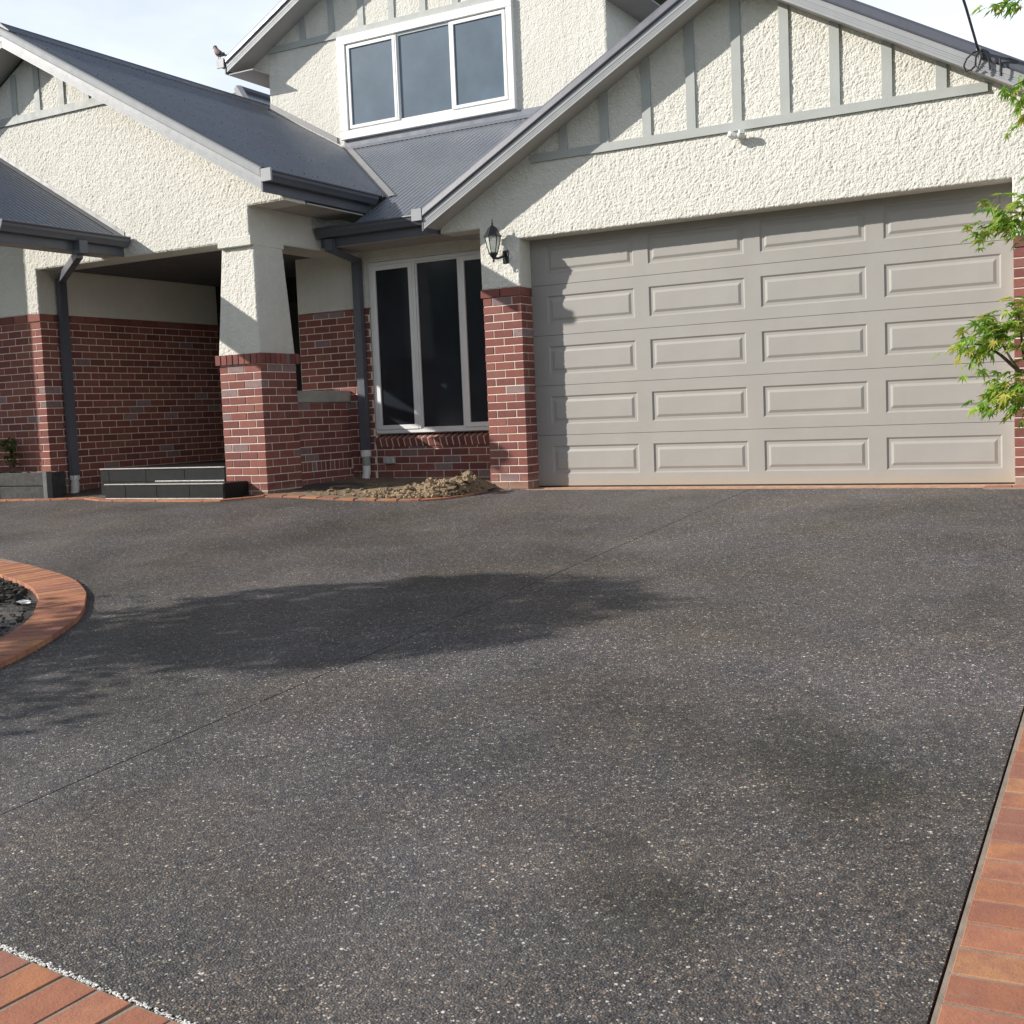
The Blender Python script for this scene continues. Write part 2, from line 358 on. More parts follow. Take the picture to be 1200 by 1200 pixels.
def vnoise(a, b, cell, seed):
    g = np.random.default_rng(seed).random((257, 257)); x = a / cell; y = b / cell
    i = np.floor(x).astype(int); j = np.floor(y).astype(int); fx = x - i; fy = y - j
    fx = fx * fx * (3 - 2 * fx); fy = fy * fy * (3 - 2 * fy); q = lambda m, n: g[m % 257, n % 257]
    return (q(i, j) * (1 - fx) + q(i + 1, j) * fx) * (1 - fy) + (q(i, j + 1) * (1 - fx) + q(i + 1, j + 1) * fx) * fy
def worley(a, b, cell, seed):
    g = np.random.default_rng(seed); J = g.random((3, 256, 256)); x = a / cell; y = b / cell
    i = np.floor(x).astype(int); j = np.floor(y).astype(int); best = np.zeros(np.shape(x))
    for di in (-1, 0, 1):
        for dj in (-1, 0, 1):
            m, n = (i + di) % 256, (j + dj) % 256
            d2 = (x - (i + di + J[0, m, n])) ** 2 + (y - (j + dj + J[1, m, n])) ** 2
            r = .55 + .35 * J[2, m, n]; best = np.maximum(best, np.sqrt(np.clip(1 - d2 / r ** 2, 0, 1)) * (.45 + .55 * J[2, n, m]))
    return best
def rough_h(a, b, amp, seed):
    wa = a + .006 * (vnoise(a, b, .012, seed + 3) - .5); wb = b + .006 * (vnoise(b, a, .012, seed + 4) - .5)
    return amp * (.12 + .62 * worley(wa, wb, .0185, seed) + .38 * worley(wa, wb, .031, seed + 1) * vnoise(a, b, .05, seed + 2) * 1.5)
def rough_sheet(name, u0, u1, w0, w1, step, keep, place, amp, seed, mat, parent):
    """a roughcast coat: a finely displaced sheet over u,w kept where keep(u,w); place(u,w,h) -> xyz arrays"""
    nu, nw = int((u1 - u0) / step) + 1, int((w1 - w0) / step) + 1
    U, Wd = np.meshgrid(np.linspace(u0, u1, nu), np.linspace(w0, w1, nw), indexing='ij')
    qc = keep((U[:-1, :-1] + U[1:, 1:]) / 2, (Wd[:-1, :-1] + Wd[1:, 1:]) / 2)
    cnt = np.zeros((nu, nw), int)
    for a in (0, 1):
        for b in (0, 1): cnt[a:nu - 1 + a, b:nw - 1 + b] += qc
    h = rough_h(U, Wd, amp, seed) + .0012; h[(cnt < 4)] = .0
    x, y, z = place(U, Wd, h)
    V = np.stack([x, y, z], -1).reshape(-1, 3); I = np.arange(nu * nw).reshape(nu, nw)
    Q = np.stack([I[:-1, :-1], I[1:, :-1], I[1:, 1:], I[:-1, 1:]], -1)[qc]
    used = np.zeros(nu * nw, bool); used[Q.ravel()] = True; rm = np.cumsum(used) - 1
    return link(name, np_mesh(name, V[used], rm[Q], mat), parent)

def S01(t): t = min(max(t, 0), 1); return t * t * (3 - 2 * t)
def G(x, y):
    """height of the driveway"""
    return .063 * y + .10 * S01((.1 - x) / 2.8) * S01((y + 5) / 3.4)

# ------------------------------------------------------------------ ground and driveway
gm = MB(); ys = [-90, -40, -16, -11.5, -9.9, -5, -2, 0, 6, 40, 90]
zg = lambda y: -.78 if y < -11.5 else (.063 * y - .06 if y < 0 else -.06)
xs = [-90, -30, -10, 0, 6, 10, 30, 90]
for i in range(len(ys) - 1):
    for j in range(len(xs) - 1):
        a, b, c, d = xs[j], xs[j + 1], ys[i], ys[i + 1]
        gm.poly([(a, c, zg(c)), (b, c, zg(c)), (b, d, zg(d)), (a, d, zg(d))], [(0, 1, 2, 3)])
gm.build('ground', 'lawn', kind='structure')
RXE = lambda y: 5.675 - .0258 * (y + 6.39)                    # inner edge of the right-hand pavers
def slab(x0, x1, y0f, y1f, nx, ny, name, x1f=None):
    V = []; F = []
    for i in range(nx + 1):
        x = x0 + (x1 - x0) * i / nx
        for j in range(ny + 1):
            y = y0f(x) + (y1f(x) - y0f(x)) * j / ny; X = x0 + ((x1f(y) if x1f else x1) - x0) * i / nx; V.append((X, y, G(X, y)))
    n = len(V); I = lambda i, j: i * (ny + 1) + j
    for i in range(nx):
        for j in range(ny): F.append((I(i, j), I(i + 1, j), I(i + 1, j + 1), I(i, j + 1)))
    rim = [I(i, 0) for i in range(nx + 1)] + [I(nx, j) for j in range(1, ny + 1)] + [I(i, ny) for i in range(nx - 1, -1, -1)] + [I(0, j) for j in range(ny - 1, 0, -1)]
    o = len(V); V += [(V[k][0], V[k][1], V[k][2] - .05) for k in rim]
    for a in range(len(rim)): F.append((rim[a], rim[(a + 1) % len(rim)], o + (a + 1) % len(rim), o + a))
    mb = MB(); mb.v = V; mb.f = F
    o_ = mb.build(name, 'driveway', smooth=False); o_['kind'] = 'structure'; return o_
front = lambda x: -9.30 - .11 * (x - 3.5)
slab(-9, 2.499, front, lambda x: -.06, 70, 60, 'driveway')
slab(2.507, 5.634, front, lambda x: -.06, 24, 60, 'driveway', lambda y: RXE(y) - .023)
jm = MB()
for k in range(30):
    y0, y1 = -9.5 + k * .31, -9.5 + (k + 1) * .31
    jm.poly([(x, y, G(x, y) - .009) for x, y in ((2.49, y0), (2.515, y0), (2.515, y1), (2.49, y1))], [(0, 1, 2, 3)])
    jm.poly([(x, y, G(x, y) - .012) for x, y in ((RXE(y0) - .06, y0), (RXE(y0) + .01, y0), (RXE(y1) + .01, y1), (RXE(y1) - .06, y1))], [(0, 1, 2, 3)])
jm.build('joint_filler', 'seal', kind='structure')

# ------------------------------------------------------------------ brick and paver pieces
_bm = {}
def piece(dx, dy, dz, mat, c=.0035):
    k = (round(dx, 3), round(dy, 3), round(dz, 3), mat)
    if k not in _bm:
        nm = 'paver' if mat == 'paver' else 'brick'
        _bm[k] = MB().cbox(-dx / 2, dx / 2, -dy / 2, dy / 2, -dz / 2, dz / 2, c).mesh(nm, mat)
    return _bm[k]
def put(name, me, loc, parent, rot=(0, 0, 0)):
    o = bpy.data.objects.new(name, me); COL.objects.link(o); o.parent = parent; o.location = loc; o.rotation_euler = rot; return o
def border(name, label, cat, spots, size, bed, group=None, loc=None):
    """spots: (x, y, z_top, yaw); size: along, across, height"""
    t = thing(name, label, cat, loc or (spots[0][0], spots[0][1], spots[0][2] - size[2]), group)
    l = t.location
    for x, y, z, a in spots:
        j = random.uniform(-.0012, .0012)
        put('paver', piece(size[0] + random.choice((0, 0, -.004)), size[1], size[2], 'paver', .0018), (x - l.x, y - l.y, z - size[2] / 2 + j - l.z), t, (Matrix.Rotation(.063 + random.uniform(-.006, .006), 3, 'X') @ Matrix.Rotation(random.uniform(-.004, .004), 3, 'Y') @ Matrix.Rotation(a + random.uniform(-.006, .006), 3, 'Z')).to_euler())
    build_at(bed, 'mortar_bed', 'joint', t)
    return t
# right-hand border along the driveway
sp = [(RXE(y) + .116, y, G(5.7, y) + .0135, .0258) for y in np.arange(-9.9, -.15, .1315)]
bd = MB()
for k in range(40):
    y0 = -10 + k * .25; bd.poly([(x, y, .063 * y + .0100) for x, y in ((RXE(y0) - .013, y0), (RXE(y0) + .26, y0), (RXE(y0 + .25) + .26, y0 + .25), (RXE(y0 + .25) - .013, y0 + .25))], [(0, 1, 2, 3)])
border('paver_border', 'straight border of orange clay pavers along the right edge of the driveway', 'paver border', sp, (.232, .1195, .06), bd)
# front border at the street end
fa = math.atan(-.11); sp = []; bd = MB()
for k in range(34):
    x = 1.9 + k * .1415; y = -9.322 - .11 * (x - 3.5); sp.append((x + .013, y - .117, G(x, y - .1) + .010, fa))
for k in range(20):
    x = 1.8 + k * .25; f = lambda x: -9.322 - .11 * (x - 3.5)
    bd.poly([(x, f(x) + .004, G(x, f(x)) + .0075), (x + .25, f(x + .25) + .004, G(x + .25, f(x + .25)) + .0075), (x + .25, f(x + .25) - .26, G(x + .25, f(x + .25) - .26) + .0075), (x, f(x) - .26, G(x, f(x) - .26) + .0075)], [(0, 1, 2, 3)])
border('paver_border', 'row of orange clay pavers across the near street end of the driveway', 'paver border', sp, (.127, .232, .06), bd)
# pale chips along that joint, standing in for sun glint on the edge
ch = MB()
for k in range(1500):
    x = random.uniform(2.2, 5.6); y = front(x) - .003 + random.gauss(0, .0055); r = random.uniform(.002, .0048)
    ch.blob((x, y, G(x, y) + .002), r, k, .4, 1 if r > .004 else 0 or 1, (1.2, 1, .7))
ch.build('glint_chips', 'chip', kind='stuff', label='line of pale chips standing in for sun glint between driveway and near pavers', category='stone chips')

# island bed on the left
isl = [(-5.2, -4.28), (-4.4, -4.28), (-3.5, -4.36), (-2.75, -4.53), (-1.94, -4.80), (-1.2, -5.11), (-.66, -5.45), (-.37, -5.70), (-.03, -6.03), (.24, -6.41), (.47, -6.83), (.60, -7.17), (.74, -7.7), (.82, -8.25), (.86, -8.85), (.87, -9.35)]
def spline(pts, step):
    P = [Vector((*p, 0)) for p in pts]; out = []
    for i in range(len(P) - 1):
        a, b, c, d = P[max(i - 1, 0)], P[i], P[i + 1], P[min(i + 2, len(P) - 1)]
        for k in range(40):
            t = k / 40; out.append(.5 * ((2 * b) + (c - a) * t + (2 * a - 5 * b + 4 * c - d) * t * t + (3 * b - a - 3 * c + d) * t ** 3))
    out.append(P[-1]); res = [out[0]]; acc = 0; dirs = []
    for i in range(1, len(out)):
        seg = (out[i] - out[i - 1]).length; acc += seg
        if acc >= step: res.append(out[i]); acc -= step
    return res
ir = spline(isl, .118); sp = []; bd = MB(); inner = []
RW = .315
for i in range(len(ir) - 1):
    p = (ir[i] + ir[i + 1]) / 2; d = (ir[i + 1] - ir[i]).normalized(); n = Vector((d.y, -d.x, 0))   # towards the inside
    c = p + n * RW / 2; sp.append((c.x, c.y, G(c.x, c.y) + .032, math.atan2(d.y, d.x)))
    q = [ir[i] + n * .006, ir[i + 1] + n * .006, ir[i + 1] + n * (RW - .004), ir[i] + n * (RW - .004)]
    bd.poly([(a.x, a.y, G(a.x, a.y) + .0295) for a in q] + [(a.x, a.y, G(a.x, a.y) - .03) for a in q], [(0, 1, 2, 3), (0, 1, 5, 4), (2, 3, 7, 6)])
    inner.append(p + n * (RW + .0))
border('paver_border', 'curved border of terracotta pavers round the garden island at left', 'paver border', sp, (.110, RW, .10), bd)
sm = MB(); n = len(inner)
rows = 14
for i in range(n):
    p = inner[i]; tgt = Vector((-4.6, -8.6, 0))
    for k in range(rows):
        t = (k / (rows - 1)) ** 1.4; q = p.lerp(tgt, t)
        dz = -.004 + .06 * t + .05 * (noise.noise(Vector((q.x * 3, q.y * 3, 1))) * min(1, t * 6)); sm.v.append((q.x, q.y, G(q.x, q.y) + dz))
for i in range(n - 1):
    for k in range(rows - 1): sm.f.append((i * rows + k, (i + 1) * rows + k, (i + 1) * rows + k + 1, i * rows + k + 1))
sm.build('garden_soil', 'soil', smooth=True, kind='structure')
# dark clods, litter and a pipe end on it
dk = MB()
for k in range(3200):
    i = random.randrange(6, n - 8); p = inner[i]; tgt = Vector((-4.6, -8.6, 0)); t = abs(random.gauss(.07, .08)) + .012
    if random.random() < .5 and -1.6 < p.x < -.7: t = random.uniform(.012, .07)
    q = p.lerp(tgt, t); r = random.uniform(.006, .019) * (1.3 if q.x < -1.1 else .7)
    if -1.0 < q.x < -.35 and random.random() < .75: continue
    dk.blob((q.x, q.y, G(q.x, q.y) + .01 + r * .4), r, k, .7, 1, (random.uniform(.8, 1.5), random.uniform(.8, 1.4), .8))
dk.build('soil_clods', 'darkclod', kind='stuff', label='dark crumbly soil clods inside the paved garden island', category='soil')
lab(MB().blob((-.70, -5.93, G(-.7, -5.9) + .045), .04, 3, .5, 2, (1.5, .7, .35)).build('litter', 'pvc'), 'small white scrap lying on the grey soil of the garden island', 'scrap')
pe = thing('irrigation_pipe', 'short black pipe end sticking out of the island soil', 'pipe', (-.84, -5.86, G(-.84, -5.86) - .02))
build_at(MB().tube([(-.9, -5.83, G(-.84, -5.86) + .02), (-.81, -5.89, G(-.84, -5.86) + .06)], .032, 12), 'pipe_body', 'black', pe)
build_at(MB().tube([(-.812, -5.888, G(-.84, -5.86) + .058), (-.806, -5.892, G(-.84, -5.86) + .062)], .026, 12), 'bore', 'dark', pe)

# ------------------------------------------------------------------ the house
H = thing('house', 'cream roughcast and red brick house with grey steel gable roofs and a double garage', 'house', (0, 0, 0))
BR = []                                     # all wall bricks: x0,x1,y0,y1,z0,z1
CH = .0863
def bk(x0, x1, y0, y1, z0, z1): BR.append((x0, x1, y0, y1, z0, z1))
def pier(xl, xr, yf, yb, z0, n, CH=.0863, k_=1.0):
    """brick pier/corner whose right-front corner is (xr, yf); bricks on front and right side"""
    for k in range(n):
        za = z0 + k * CH + .005; zb = z0 + (k + 1) * CH - .005; even = (k % 2 == 0)
        # front, from the right corner leftwards
        x = xr; first = True
        while x > xl + .03:
            L = ((.23 if even else .11) if first else .23) * k_
            a = max(x - L, xl); b = x
            if a - xl < .05: a = xl
            dep = ((.11 if even else .23) if first else .11) * k_
            bk(a, b, yf, yf + dep, za, zb); x = a - .0105; first = False
        y = yf + (.12 if even else .24) * k_
        while y < yb - .03:
            L = .23 * k_; b = min(y + L, yb)
            if yb - b < .05: b = yb
            bk(xr - .11, xr, y, b, za, zb); y = b + .01
def run_x(x0, x1, yf, z0, n, par=0, dep=.11):
    for k in range(n):
        x = x0 - (.12 if (k + par) % 2 else 0)
        while x < x1 - .02:
            a, b = max(x, x0), min(x + .23, x1)
            if b - a > .03: bk(a, b, yf, yf + dep, z0 + k * CH + .005, z0 + (k + 1) * CH - .005)
            x += .24
def run_y(xf, y0, y1, z0, n, par=0):
    for k in range(n):
        y = y0 - (.12 if (k + par) % 2 else 0)
        while y < y1 - .02:
            a, b = max(y, y0), min(y + .23, y1)
            if b - a > .03: bk(xf - .11, xf, a, b, z0 + k * CH + .005, z0 + (k + 1) * CH - .005)
            y += .24
ZC = 2.165
# garage pier left, right
pier(-.465, .005, 0, .47, 0, 24)
for a, b in ((-.49, -.255), (-.243, .007)): bk(a, b, -.012, .20, 24 * CH + .004, ZC)
bk(-.10, .007, .212, .44, 24 * CH + .004, ZC)
for k in range(24):
    za, zb = k * CH + .005, (k + 1) * CH - .005
    for a, b in (((4.882, 5.112), (5.122, 5.352)) if k % 2 else ((4.882, 4.992), (5.002, 5.232), (5.242, 5.352))): bk(a, b, 0, .11, za, zb)
for a, b in ((4.88, 5.11), (5.122, 5.36)): bk(a, b, -.012, .2, 24 * CH + .004, ZC)
# portico pier
PX0, PX1, PY, PB = -3.295, -2.69, -1.1, -.011
CP = .0878; pier(PX0, PX1, PY, PY + .605, PB, 17, CP, 1.025)
zc0, zc1 = PB + 17 * CP + .006, 1.60
for k in range(7): bk(-3.327 + k * .087, -3.327 + k * .087 + .077, PY - .03, PY + .2, zc0, zc1)
bk(-3.327 + 7 * .087, -2.658, PY - .03, PY + .046, zc0, zc1)
for k in range(7): bk(-2.86, -2.658, PY + .056 + k * .0848, PY + .056 + k * .0848 + .0745, zc0, zc1)
# left wing corner and portico side wall
LX = -6.19; nL = 25; CL = .0893; LB = 2.285 - 26 * CL
pier(-7.9, LX, PY, 2.05, LB, nL, CL, 1.035)
x = LX + .014
for k in range(8): bk(x - .237, x, PY - .014, PY + .2, LB + nL * CL + .004, 2.289); x -= .248
y = PY + .21
while y < 2.0: bk(LX - .2, LX + .014, y, y + .237, LB + nL * CL + .004, 2.289); y += .248
# window wall
UY = .65; UB = 2.172 - 25 * CH
run_x(-3.55, -2.455, UY, UB, 25, 0)
run_x(-2.455 + .01, -.47, UY, UB, 5, 1)
for x in np.arange(-2.445, -.48, .24): bk(x, min(x + .23, -.47), UY, UY + .11, UB + 5 * CH + .004, .487)
# low wall of the portico
run_y(-2.82, -.49, UY - .004, 1.043 - 8 * CH, 8, 0)
yy = -.49
while yy < UY - .09: bk(-2.93, -2.806, yy, yy + .0755, 1.043 - 9.32 * CH, 1.043 - 8 * CH - .006); yy += .0858
run_y(-2.806, -.49, UY - .004, 1.043 - 9.4 * CH - 5 * CH, 5, 1)

# mortar cores behind the faces
def core(x0, x1, y0, y1, z0, z1): MB().box(x0, x1, y0, y1, z0, z1).build('mortar_core', 'mortar', H)
g = .0055
core(-.465 + g, .005 - g, g, .6, 0, 24 * CH); core(4.882 + g, 5.36, g, .5, 0, 24 * CH)
core(PX0 + g, PX1 - g, PY + g, PY + .605 - g, -.05, 17 * CP + PB + .05)
core(-8.0, LX - g, PY + g, 2.25, -.1, 2.25)
core(-3.55 + g, -2.45, UY + g, UY + .2, -.1, 2.15); core(-2.45, -.47, UY + g + .001, UY + .2, -.1, .49); core(-2.45, -.47, UY + .1, UY + .21, .4, .66)
core(-3.02, -2.82 - g, -.55, UY + .005, -.1, 1.042); core(-3.01, -2.806 - g, -.54, UY + .006, -.1, 1.043 - 8.05 * CH)

# sort the bricks: the 300 that show largest are parts, the rest one joined part
def show(b):
    c = Vector(((b[0] + b[1]) / 2, (b[2] + b[3]) / 2, (b[4] + b[5]) / 2)); v = CAM - c; d = v.length; v.normalize()
    q = c - CAM
    if abs(q.dot(cr) / q.dot(cf)) > .43: return 0
    a = (b[1] - b[0]) * max(0, -v.y) + ((b[3] - b[2]) * max(0, v.x) if (b[1] > -.2 or b[1] in (PX1, LX) or -2.85 < b[1] < -2.6) else 0)
    return a * (b[5] - b[4]) / d ** 2
BR.sort(key=show, reverse=True)
rest = MB()
for i, (x0, x1, y0, y1, z0, z1) in enumerate(BR):
    j = random.uniform(-.0016, .0016)
    if i < 272: put('brick', piece(x1 - x0, y1 - y0, z1 - z0, 'brick'), ((x0 + x1) / 2 + j, (y0 + y1) / 2 + j, (z0 + z1) / 2), H, (0, random.uniform(-.004, .004), random.uniform(-.004, .004)))
    else: rest.cbox(x0 + j, x1 + j, y0 + j, y1 + j, z0, z1, .0035)
rest.build('brickwork', 'brick', H, kind='stuff')
# tilted sill bricks below the window
for k in range(23):
    x = -2.44 + k * .0862
    put('brick', piece(.0755, .19, .105, 'brick'), (x + .038, UY + .062, .560), H, (R_(20), 0, 0))
MB().box(-.985, .985, -.0925, .09, -.050, .0505, Matrix.Translation((-1.462, UY + .062, .560)) @ Matrix.Rotation(R_(20), 4, 'X')).build('sill_mortar', 'mortar', H)

# ---- roughcast walls
GX, GA = 2.443, 4.757                      # garage gable: centre, height of the soffit line apex
gz = lambda x: GA - .556 * np.abs(x - GX)
def gable_box(x0, x1, zb, cx, za, m, y0, y1, name, mat='stucco'):
    zl, zr = za - m * abs(x0 - cx), za - m * abs(x1 - cx)
    pts = [(x0, zb), (x1, zb), (x1, max(zr, zb + .01)), (cx, za), (x0, max(zl, zb + .01))]
    return MB().prism_y(pts, y0, y1).build(name, mat, H)
ZL = 2.672
gable_box(-.472, 5.36, ZL, GX, GA + .06, .556, 0, .26, 'garage_gable_wall')
MB().prism_y([(-.97, 2.822), (-.472, 2.822), (-.472, float(gz(-.472)) + .06), (-.97, float(gz(-.97)) + .06)], 0, .26).build('eave_end', 'stucco', H)
MB().box(-.468, .004, .001, .62, ZC, ZL).build('pier_render', 'stucco', H)
MB().box(4.878, 5.36, .001, .5, ZC, ZL).build('pier_render', 'stucco', H)
rough_sheet('roughcast_coat', -.972, 5.37, ZC + .002, 4.80, .0085, lambda u, w: (w < gz(u) + .05) & ((w > ZL) | (u < .008) | (u > 4.876)) & ((u > -.474) | (w > 2.822)), lambda u, w, h: (u, -h, w), .0135, 11, 'stucco', H)
rough_sheet('roughcast_coat', .001, .245, ZC + .002, ZL, .0115, lambda u, w: w > 0, lambda u, w, h: (.004 + h, u, w), .009, 15, 'stucco', H)
# portico gable wall
PC, PA = -6.05, 5.345
pz = lambda x: PA - .556 * np.abs(x - PC)
ZO = 2.83
gable_box(-9.2, -2.745, ZO, PC, PA + .06, .556, PY, PY + .36, 'portico_gable_wall')
MB().prism_y([(-2.745, 3.20), (-2.24, 3.20), (-2.24, float(pz(-2.24)) + .06), (-2.745, float(pz(-2.745)) + .06)], PY, PY + .36).build('eave_end', 'stucco', H)
MB().box(-8.0, LX, PY + .001, 2.25, 2.289, 4.0).build('portico_side_wall', 'stucco', H)
rough_sheet('roughcast_coat', -7.25, -2.238, 2.291, 5.36, .0100, lambda u, w: (w < pz(u) + .05) & ((w > ZO) | (u < LX)) & ((u < -2.743) | (w > 3.20)), lambda u, w, h: (u, PY - h, w), .0135, 21, 'stucco', H)
rough_sheet('roughcast_coat', PY, 2.0, 2.291, ZO + .02, .02, lambda u, w: w > 0, lambda u, w, h: (LX + h, u, w), .010, 25, 'stucco', H)
MB().box(-3.19, -2.747, PY + .36, UY + .1, ZO - .002, 3.24).build('portico_beam', 'stucco', H)
rough_sheet('roughcast_coat', PY, UY, ZO, 3.22, .0125, lambda u, w: w > 0, lambda u, w, h: (-2.745 + h, u, w), .010, 27, 'stucco', H)
MB().box(-6.19, -3.19, PY + .36, 2.1, ZO + .02, ZO + .06).build('portico_ceiling', 'shadeceil', H)  # porch shade put into the ceiling's dark colour
MB().box(-6.19, -3.52, 2.04, 2.2, .2, 2.95).build('recess_wall', 'dark', H)  # near-black wall colour stands in for the shade deep in the porch
MB().box(-3.56, -3.52, UY + .01, 2.0, 0, 2.9).build('recess_wall', 'stucco', H)
MB().box(-5.32, -3.0, PY + .3, 2.05, -.05, .352).build('portico_floor', 'tile', H)
dr = MB().box(-4.85, -3.85, 2.0, 2.038, .36, 2.5).build('entry_door', 'doorwood', H)
MB().tube([(-4.76, 1.96, 1.4), (-4.76, 1.995, 1.4)], .03, 10).build('handle', 'steel', dr)
# tapered column
cb0, cb1 = (-3.292, -2.703, -1.092, -.50), (-3.19, -2.735, -1.055, -.58)
def column():
    nz, nf = 118, 58
    zz = np.linspace(1.60, 2.78, nz); V = []
    for z in zz:
        t = (z - 1.60) / 1.18; x0, x1, y0, y1 = [a * (1 - t) + b * t for a, b in zip(cb0, cb1)]
        sv = np.arange(nf) / nf; row = []
        for f in range(4):
            px_ = [x0 + (x1 - x0) * sv, np.full(nf, x1), x1 - (x1 - x0) * sv, np.full(nf, x0)][f]
            py_ = [np.full(nf, y0), y0 + (y1 - y0) * sv, np.full(nf, y1), y1 - (y1 - y0) * sv][f]
            h = rough_h(f * .7 + sv * .58, np.full(nf, z), .0115, 31) + .001; h[0] *= .4
            nn = [(0, -1), (1, 0), (0, 1), (-1, 0)][f]
            row.append(np.stack([px_ + nn[0] * h, py_ + nn[1] * h, np.full(nf, z)], -1))
        V.append(np.concatenate(row))
    n = 4 * nf; I = np.arange(nz * n).reshape(nz, n); J = np.roll(I, -1, 1)
    Q = np.stack([I[:-1], J[:-1], J[1:], I[1:]], -1).reshape(-1, 4)
    return link('tapered_column', np_mesh('tapered_column', np.concatenate(V), Q, 'stucco'), H)
column()
MB().cbox(-3.205, -2.720, -1.116, -.56, 2.775, ZO + .052, .006).build('column_capital', 'stucco', H)
MB().cbox(-3.03, -2.795, -.55, UY - .002, 1.046, 1.186, .008).build('wall_coping', 'concrete', H)
# window wall above the brick
MB().box(-3.55, -2.42, UY + .004, UY + .2, 2.172, 3.05).build('window_wall', 'stucco_far', H)
MB().box(-2.42, -.46, UY + .003, UY + .2, 2.705, 3.05).build('window_head', 'stucco_far', H)
MB().box(-.462, -.40, .24, UY + .25, 0, ZC).build('garage_side_wall', 'brick', H); MB().box(-.464, -.40, .24, UY + .25, ZC, 2.84).build('garage_side_wall', 'stucco_far', H)
# upper storey
VY, VC = 3.1, -3.07
uz = lambda x: 7.88 - .535 * np.abs(x - VC)
gable_box(-5.85, -.29, 3.6, VC, 7.94, .535, VY, VY + .3, 'upper_gable_wall', 'stucco_far')
MB().box(-.59, -.29, VY + .3, 9, 4.2, 6.3).build('upper_side_wall', 'stucco_far', H)
MB().box(-5.85, -5.56, VY + .3, 9, 4.2, 6.3).build('upper_side_wall', 'stucco_far', H)
MB().prism_y([(-6.32, 6.062), (-5.85, 6.062), (-5.85, float(uz(-5.85)) + .04), (-6.32, float(uz(-6.32)) + .04)], VY, VY + .3).build('eave_end', 'stucco_far', H)
rough_sheet('roughcast_coat', -5.85, -.29, 4.2, 7.4, .017, lambda u, w: (w < uz(u) + .04) & ~((u > -4.44) & (u < -1.70) & (w > 4.93) & (w < 6.26)), lambda u, w, h: (u, VY - h, w), .012, 41, 'stucco_far', H)

# ---- gable battens and bands
def batten(x0, x1, z0, zt, y, t=.028): MB().box(x0, x1, y - t, y + .002, z0, zt).build('gable_batten', 'trim', H)
def band(x0, x1, z0, z1, y, name='gable_band'): MB().box(x0, x1, y - .034, y + .002, z0, z1).build(name, 'trim', H)
band(.20, 4.69, 3.425, 3.508, 0)
for k in range(-5, 5):
    c = 2.446 + k * .465 + (0 if k else 0)
    top = float(gz(c)) + .03 - .0
    if top > 3.56: batten(c - .046, c + .046, 3.509, top, 0)
band(-7.25, -4.74, 4.607, 4.70, PY)
for c in (-6.77, -6.35, -5.935, -5.515, -5.097):
    if float(pz(c)) > 4.75: batten(c - .046, c + .046, 4.701, float(pz(c)) + .02, PY)
band(-5.82, -.32, 6.33, 6.42, VY)
for k in range(8):
    c = -5.16 + k * .528; batten(c - .05, c + .05, 6.421, float(uz(c)) + .02, VY)

# ---- barge boards, cappings, soffits of the gable ends
def rake(tipL, tipR, cx, za, m, y, yw, cmat='capping', sides=(-1, 1), soff_m=.018):
    for sd in sides:
        xt = tipL if sd < 0 else tipR
        zt = za - m * abs(xt - cx)
        def strip(o0, o1, y0, y1, xa=None, xb=None):
            xa = cx if xa is None else xa; xb = xt if xb is None else xb
            za_, zb_ = za - m * abs(xa - cx), za - m * abs(xb - cx)
            return [(xa, za_ + o0), (xb, zb_ + o0), (xb, zb_ + o1), (xa, za_ + o1)], y0, y1
        b = MB()
        b.prism_y(*strip(0, .135, y + .006, y + .03))
        for o0, o1, yy in ((-.002, .022, y), (.028, .044, y + .001), (.050, .064, y + .002), (.070, .128, y - .001)): b.prism_y(*strip(o0, o1, yy, y + .012))
        bo = b.build('barge_board', 'barge', H)
        c = MB(); pts = []
        # rolled capping: rounded section swept along the rake
        sec = [(-.012, .122), (-.020, .128), (-.025, .140), (-.018, .205), (-.008, .226), (.02, .236), (.09, .236), (.09, .228), (.0, .222), (.0, .122)]
        p0, p1 = [], []
        for dy, o in sec:
            p0.append((cx, y + dy, za + o)); p1.append((xt, y + dy, zt + o))
        if cmat == 'barge': p0 = [(a_, b_ + (.017 if k_ in (0, 1, 2) else .004), c_) for k_, (a_, b_, c_) in enumerate(p0)]; p1 = [(a_, b_ + (.017 if k_ in (0, 1, 2) else .004), c_) for k_, (a_, b_, c_) in enumerate(p1)]
        n = len(sec); c.poly(p0 + p1, [tuple(range(n)), tuple(range(2 * n - 1, n - 1, -1))] + [(i, (i + 1) % n, n + (i + 1) % n, n + i) for i in range(n)])
        c.build('barge_capping', cmat, bo)
        s = MB(); s.prism_y(*strip(soff_m, soff_m + .02, y + .03, yw)); s.build('soffit', 'soffit', H)
rake(-.993, 5.88, GX, GA, .556, -.30, .02)
rake(-9.96, -2.24, -6.10, 5.405, .556, -1.45, PY + .02, 'barge')  # portico capping takes the paler barge colour to carry its sun glint
rake(-6.336, .196, VC, 7.83, .535, 2.72, VY + .02)

